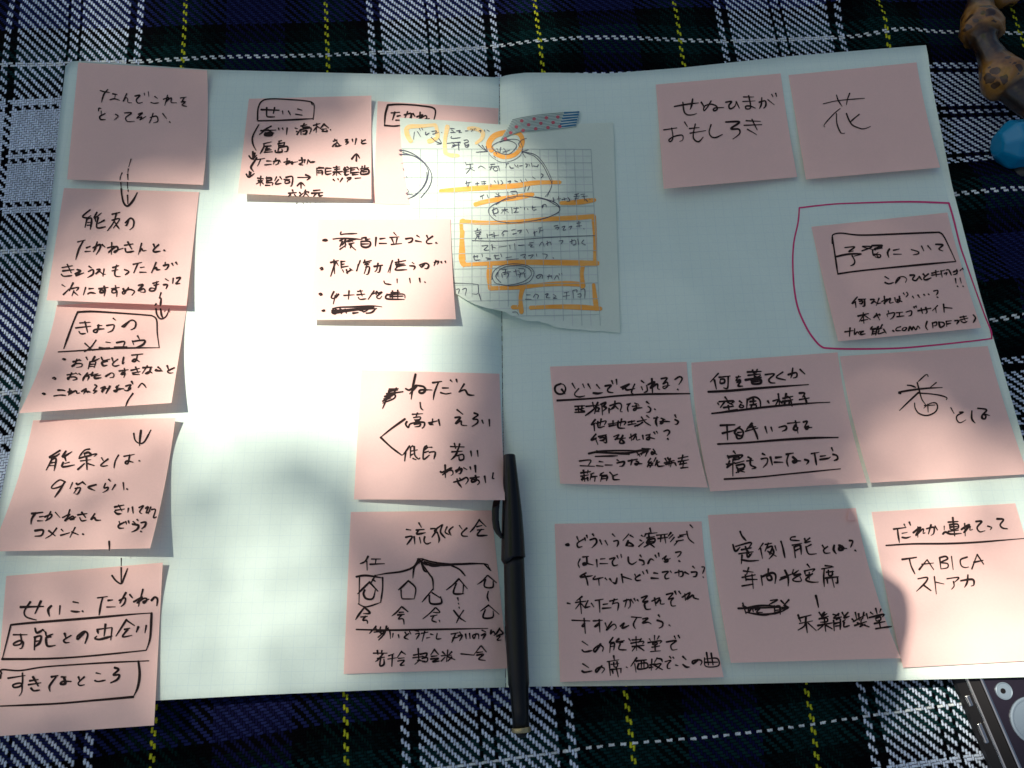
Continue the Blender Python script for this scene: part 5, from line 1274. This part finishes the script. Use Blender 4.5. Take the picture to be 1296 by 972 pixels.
V, F = [], []
def add_leaf(p, n, t, L, W, bend=0.15):
    """a small pointed leaf: six faces folded along the midrib"""
    s = n.cross(t).normalized()
    base = len(V)
    prof = [(0.0, 0.0), (0.3, 0.85), (0.6, 1.0), (0.85, 0.55), (1.0, 0.0)]
    for a, w in prof:
        c = p + t * (L * (a - 0.5)) - n * (bend * L * (a - 0.5) ** 2)
        V.append(c + s * (W * 0.5 * w) + n * (0.1 * W * w)); V.append(c); V.append(c - s * (W * 0.5 * w) + n * (0.1 * W * w))
    for i in range(len(prof) - 1):
        k = base + i * 3
        F.append((k, k + 1, k + 4, k + 3)); F.append((k + 1, k + 2, k + 5, k + 4))
LA = 0.031 * 0.019 * 0.64 * 0.92          # mean area of one leaf seen from the sun
x0, x1, y0, y1 = -0.48, 0.56, -0.16, 0.52
N = int((x1 - x0) * (y1 - y0) * 6.0 / LA)
G3 = 1.2207440846057596
for i_ in range(int(2.5 * N)):
    even = i_ >= int(1.5 * N)                      # second pass: evenly spread leaves where the crown is only partly open
    if even:
        x, y = x0 + (x1 - x0) * ((0.37 + i_ / G3) % 1.0) + rnd.gauss(0, 0.005), y0 + (y1 - y0) * ((0.11 + i_ / G3 ** 2) % 1.0) + rnd.gauss(0, 0.005)
        pick = (0.71 + i_ / G3 ** 3) % 1.0
    else:
        x, y, pick = rnd.uniform(x0, x1), rnd.uniform(y0, y1), rnd.random()
    L_ = openness(*to_px((x, y, 0.014)))
    if even == (L_ < 0.06):
        continue
    want = min(6.0, -math.log(max(L_, 0.0025)))
    if pick * 6.0 > want:
        continue
    h = rnd.uniform(3.9, 4.9)
    p = Vector((x, y, 0.014)) + SUN_DIR * (h / SUN_DIR.z)
    n = Vector((rnd.gauss(0, 0.45), rnd.gauss(0, 0.45), 1)).normalized()
    a = rnd.uniform(0, 6.283)
    t = Vector((math.cos(a), math.sin(a), 0)); t = (t - n * t.dot(n)).normalized()
    add_leaf(p, n, t, rnd.uniform(0.025, 0.037), rnd.uniform(0.015, 0.023))
# looser leaves round about, over ground the picture does not reach
for _ in range(9000):
    x, y = rnd.uniform(-2.0, 1.6), rnd.uniform(-1.3, 1.9)
    if x0 - 0.03 < x < x1 + 0.03 and y0 - 0.03 < y < y1 + 0.03:
        continue
    h = rnd.uniform(3.6, 5.6)
    p = Vector((x, y, 0)) + SUN_DIR * (h / SUN_DIR.z)
    n = Vector((rnd.gauss(0, 0.45), rnd.gauss(0, 0.45), 1)).normalized()
    a = rnd.uniform(0, 6.283)
    t = Vector((math.cos(a), math.sin(a), 0)); t = (t - n * t.dot(n)).normalized()
    add_leaf(p, n, t, rnd.uniform(0.06, 0.10), rnd.uniform(0.035, 0.06))
TL = Vector(tree.location)
crown = link('crown', mesh_of('crown', [v - TL for v in V], F, False), M_LEAF, tree)

# added unseen leaves, cut to cast the crisp shade over the near right notes
V, F = [], []
LOW = 0.60
def added_shadow_leaf(outline):
    base = len(V)
    c = (sum(p[0] for p in outline) / len(outline), sum(p[1] for p in outline) / len(outline))
    P = rounded(outline + [outline[0]], 6)
    for k, (px, py) in enumerate([c] + P):
        q_ = at(px, py, page_z) + SUN_DIR * (LOW + (0.012 if k == 0 else 0.0))
        V.append(q_)
    F.extend((base, base + i, base + i + 1) for i in range(1, len(P)))
added_shadow_leaf([(1063, 617), (1073, 630), (1082, 647), (1092, 666), (1102, 687), (1110, 716), (1095, 735), (1060, 740), (1025, 720), (1005, 680), (1010, 640), (1035, 618)])
added_shadow_leaf([(1108, 712), (1122, 727), (1138, 739), (1148, 752), (1153, 775), (1152, 800), (1148, 820), (1143, 840), (1120, 850), (1085, 840), (1060, 800), (1060, 750), (1080, 715)])
added_shadow_leaf([(1143, 834), (1142, 850), (1136, 880), (1118, 905), (1080, 915), (1040, 890), (1030, 850), (1060, 825), (1110, 820)])
added_shadow_leaf([(1005, 600), (1038, 612), (1050, 640), (1060, 720), (1080, 800), (1075, 880), (1020, 900), (985, 840), (975, 740), (980, 650)])
low = link('added_shadow_leaves', mesh_of('added_shadow_leaves', [v - TL for v in V], F), M_LEAF, tree)
md = low.modifiers.new('blade', 'SOLIDIFY'); md.thickness = 0.0004

def limb(pts, r0, r1, V, F, sides=12):
    st = []
    n = len(pts)
    P = [Vector(p) for p in pts]
    dense = []
    for i in range(n - 1):
        for k in range(6):
            dense.append(P[i].lerp(P[i + 1], k / 6))
    dense.append(P[-1])
    for i, p in enumerate(dense):
        t = i / (len(dense) - 1)
        j = Vector(noise.noise_vector(p * 3.0)) * (0.02 * (1 - t))
        st.append((p + j, r0 + (r1 - r0) * t))
    v, f = tube(st, sides)
    o = len(V)
    V += v
    F += [tuple(a + o for a in q_) for q_ in f]
V, F = [], []
B = (-4.3, 2.3)
limb([(B[0], B[1], -0.05), (B[0] + 0.03, B[1] - 0.02, 1.2), (B[0] + 0.1, B[1] - 0.03, 2.6), (B[0] + 0.12, B[1] + 0.05, 4.4)], 0.14, 0.05, V, F, 18)
limb([(B[0] + 0.08, B[1] - 0.03, 2.3), (-3.6, 2.3, 3.4), (-2.9, 2.1, 4.2), (-2.4, 1.8, 4.6)], 0.05, 0.008, V, F)
limb([(B[0] + 0.1, B[1] - 0.03, 2.5), (-3.8, 1.5, 3.6), (-3.5, 0.6, 4.3), (-3.2, -0.2, 4.7)], 0.045, 0.01, V, F)
limb([(B[0] + 0.05, B[1], 2.0), (-4.8, 2.7, 3.2), (-5.1, 2.9, 4.2)], 0.05, 0.01, V, F)
# added twig to the low leaves, along the sunbeam so its shadow joins theirs
tip = at(1040, 760, page_z)
limb([tuple(tip + SUN_DIR * t + Vector((0.006 * math.sin(t * 5), 0.005 * math.cos(t * 4), 0))) for t in (4.4, 3.6, 2.8, 2.0, 1.3, LOW + 0.02)], 0.006, 0.0015, V, F, 8)
link('trunk', mesh_of('trunk', [Vector(v) - TL for v in V], F), M_BARK, tree)
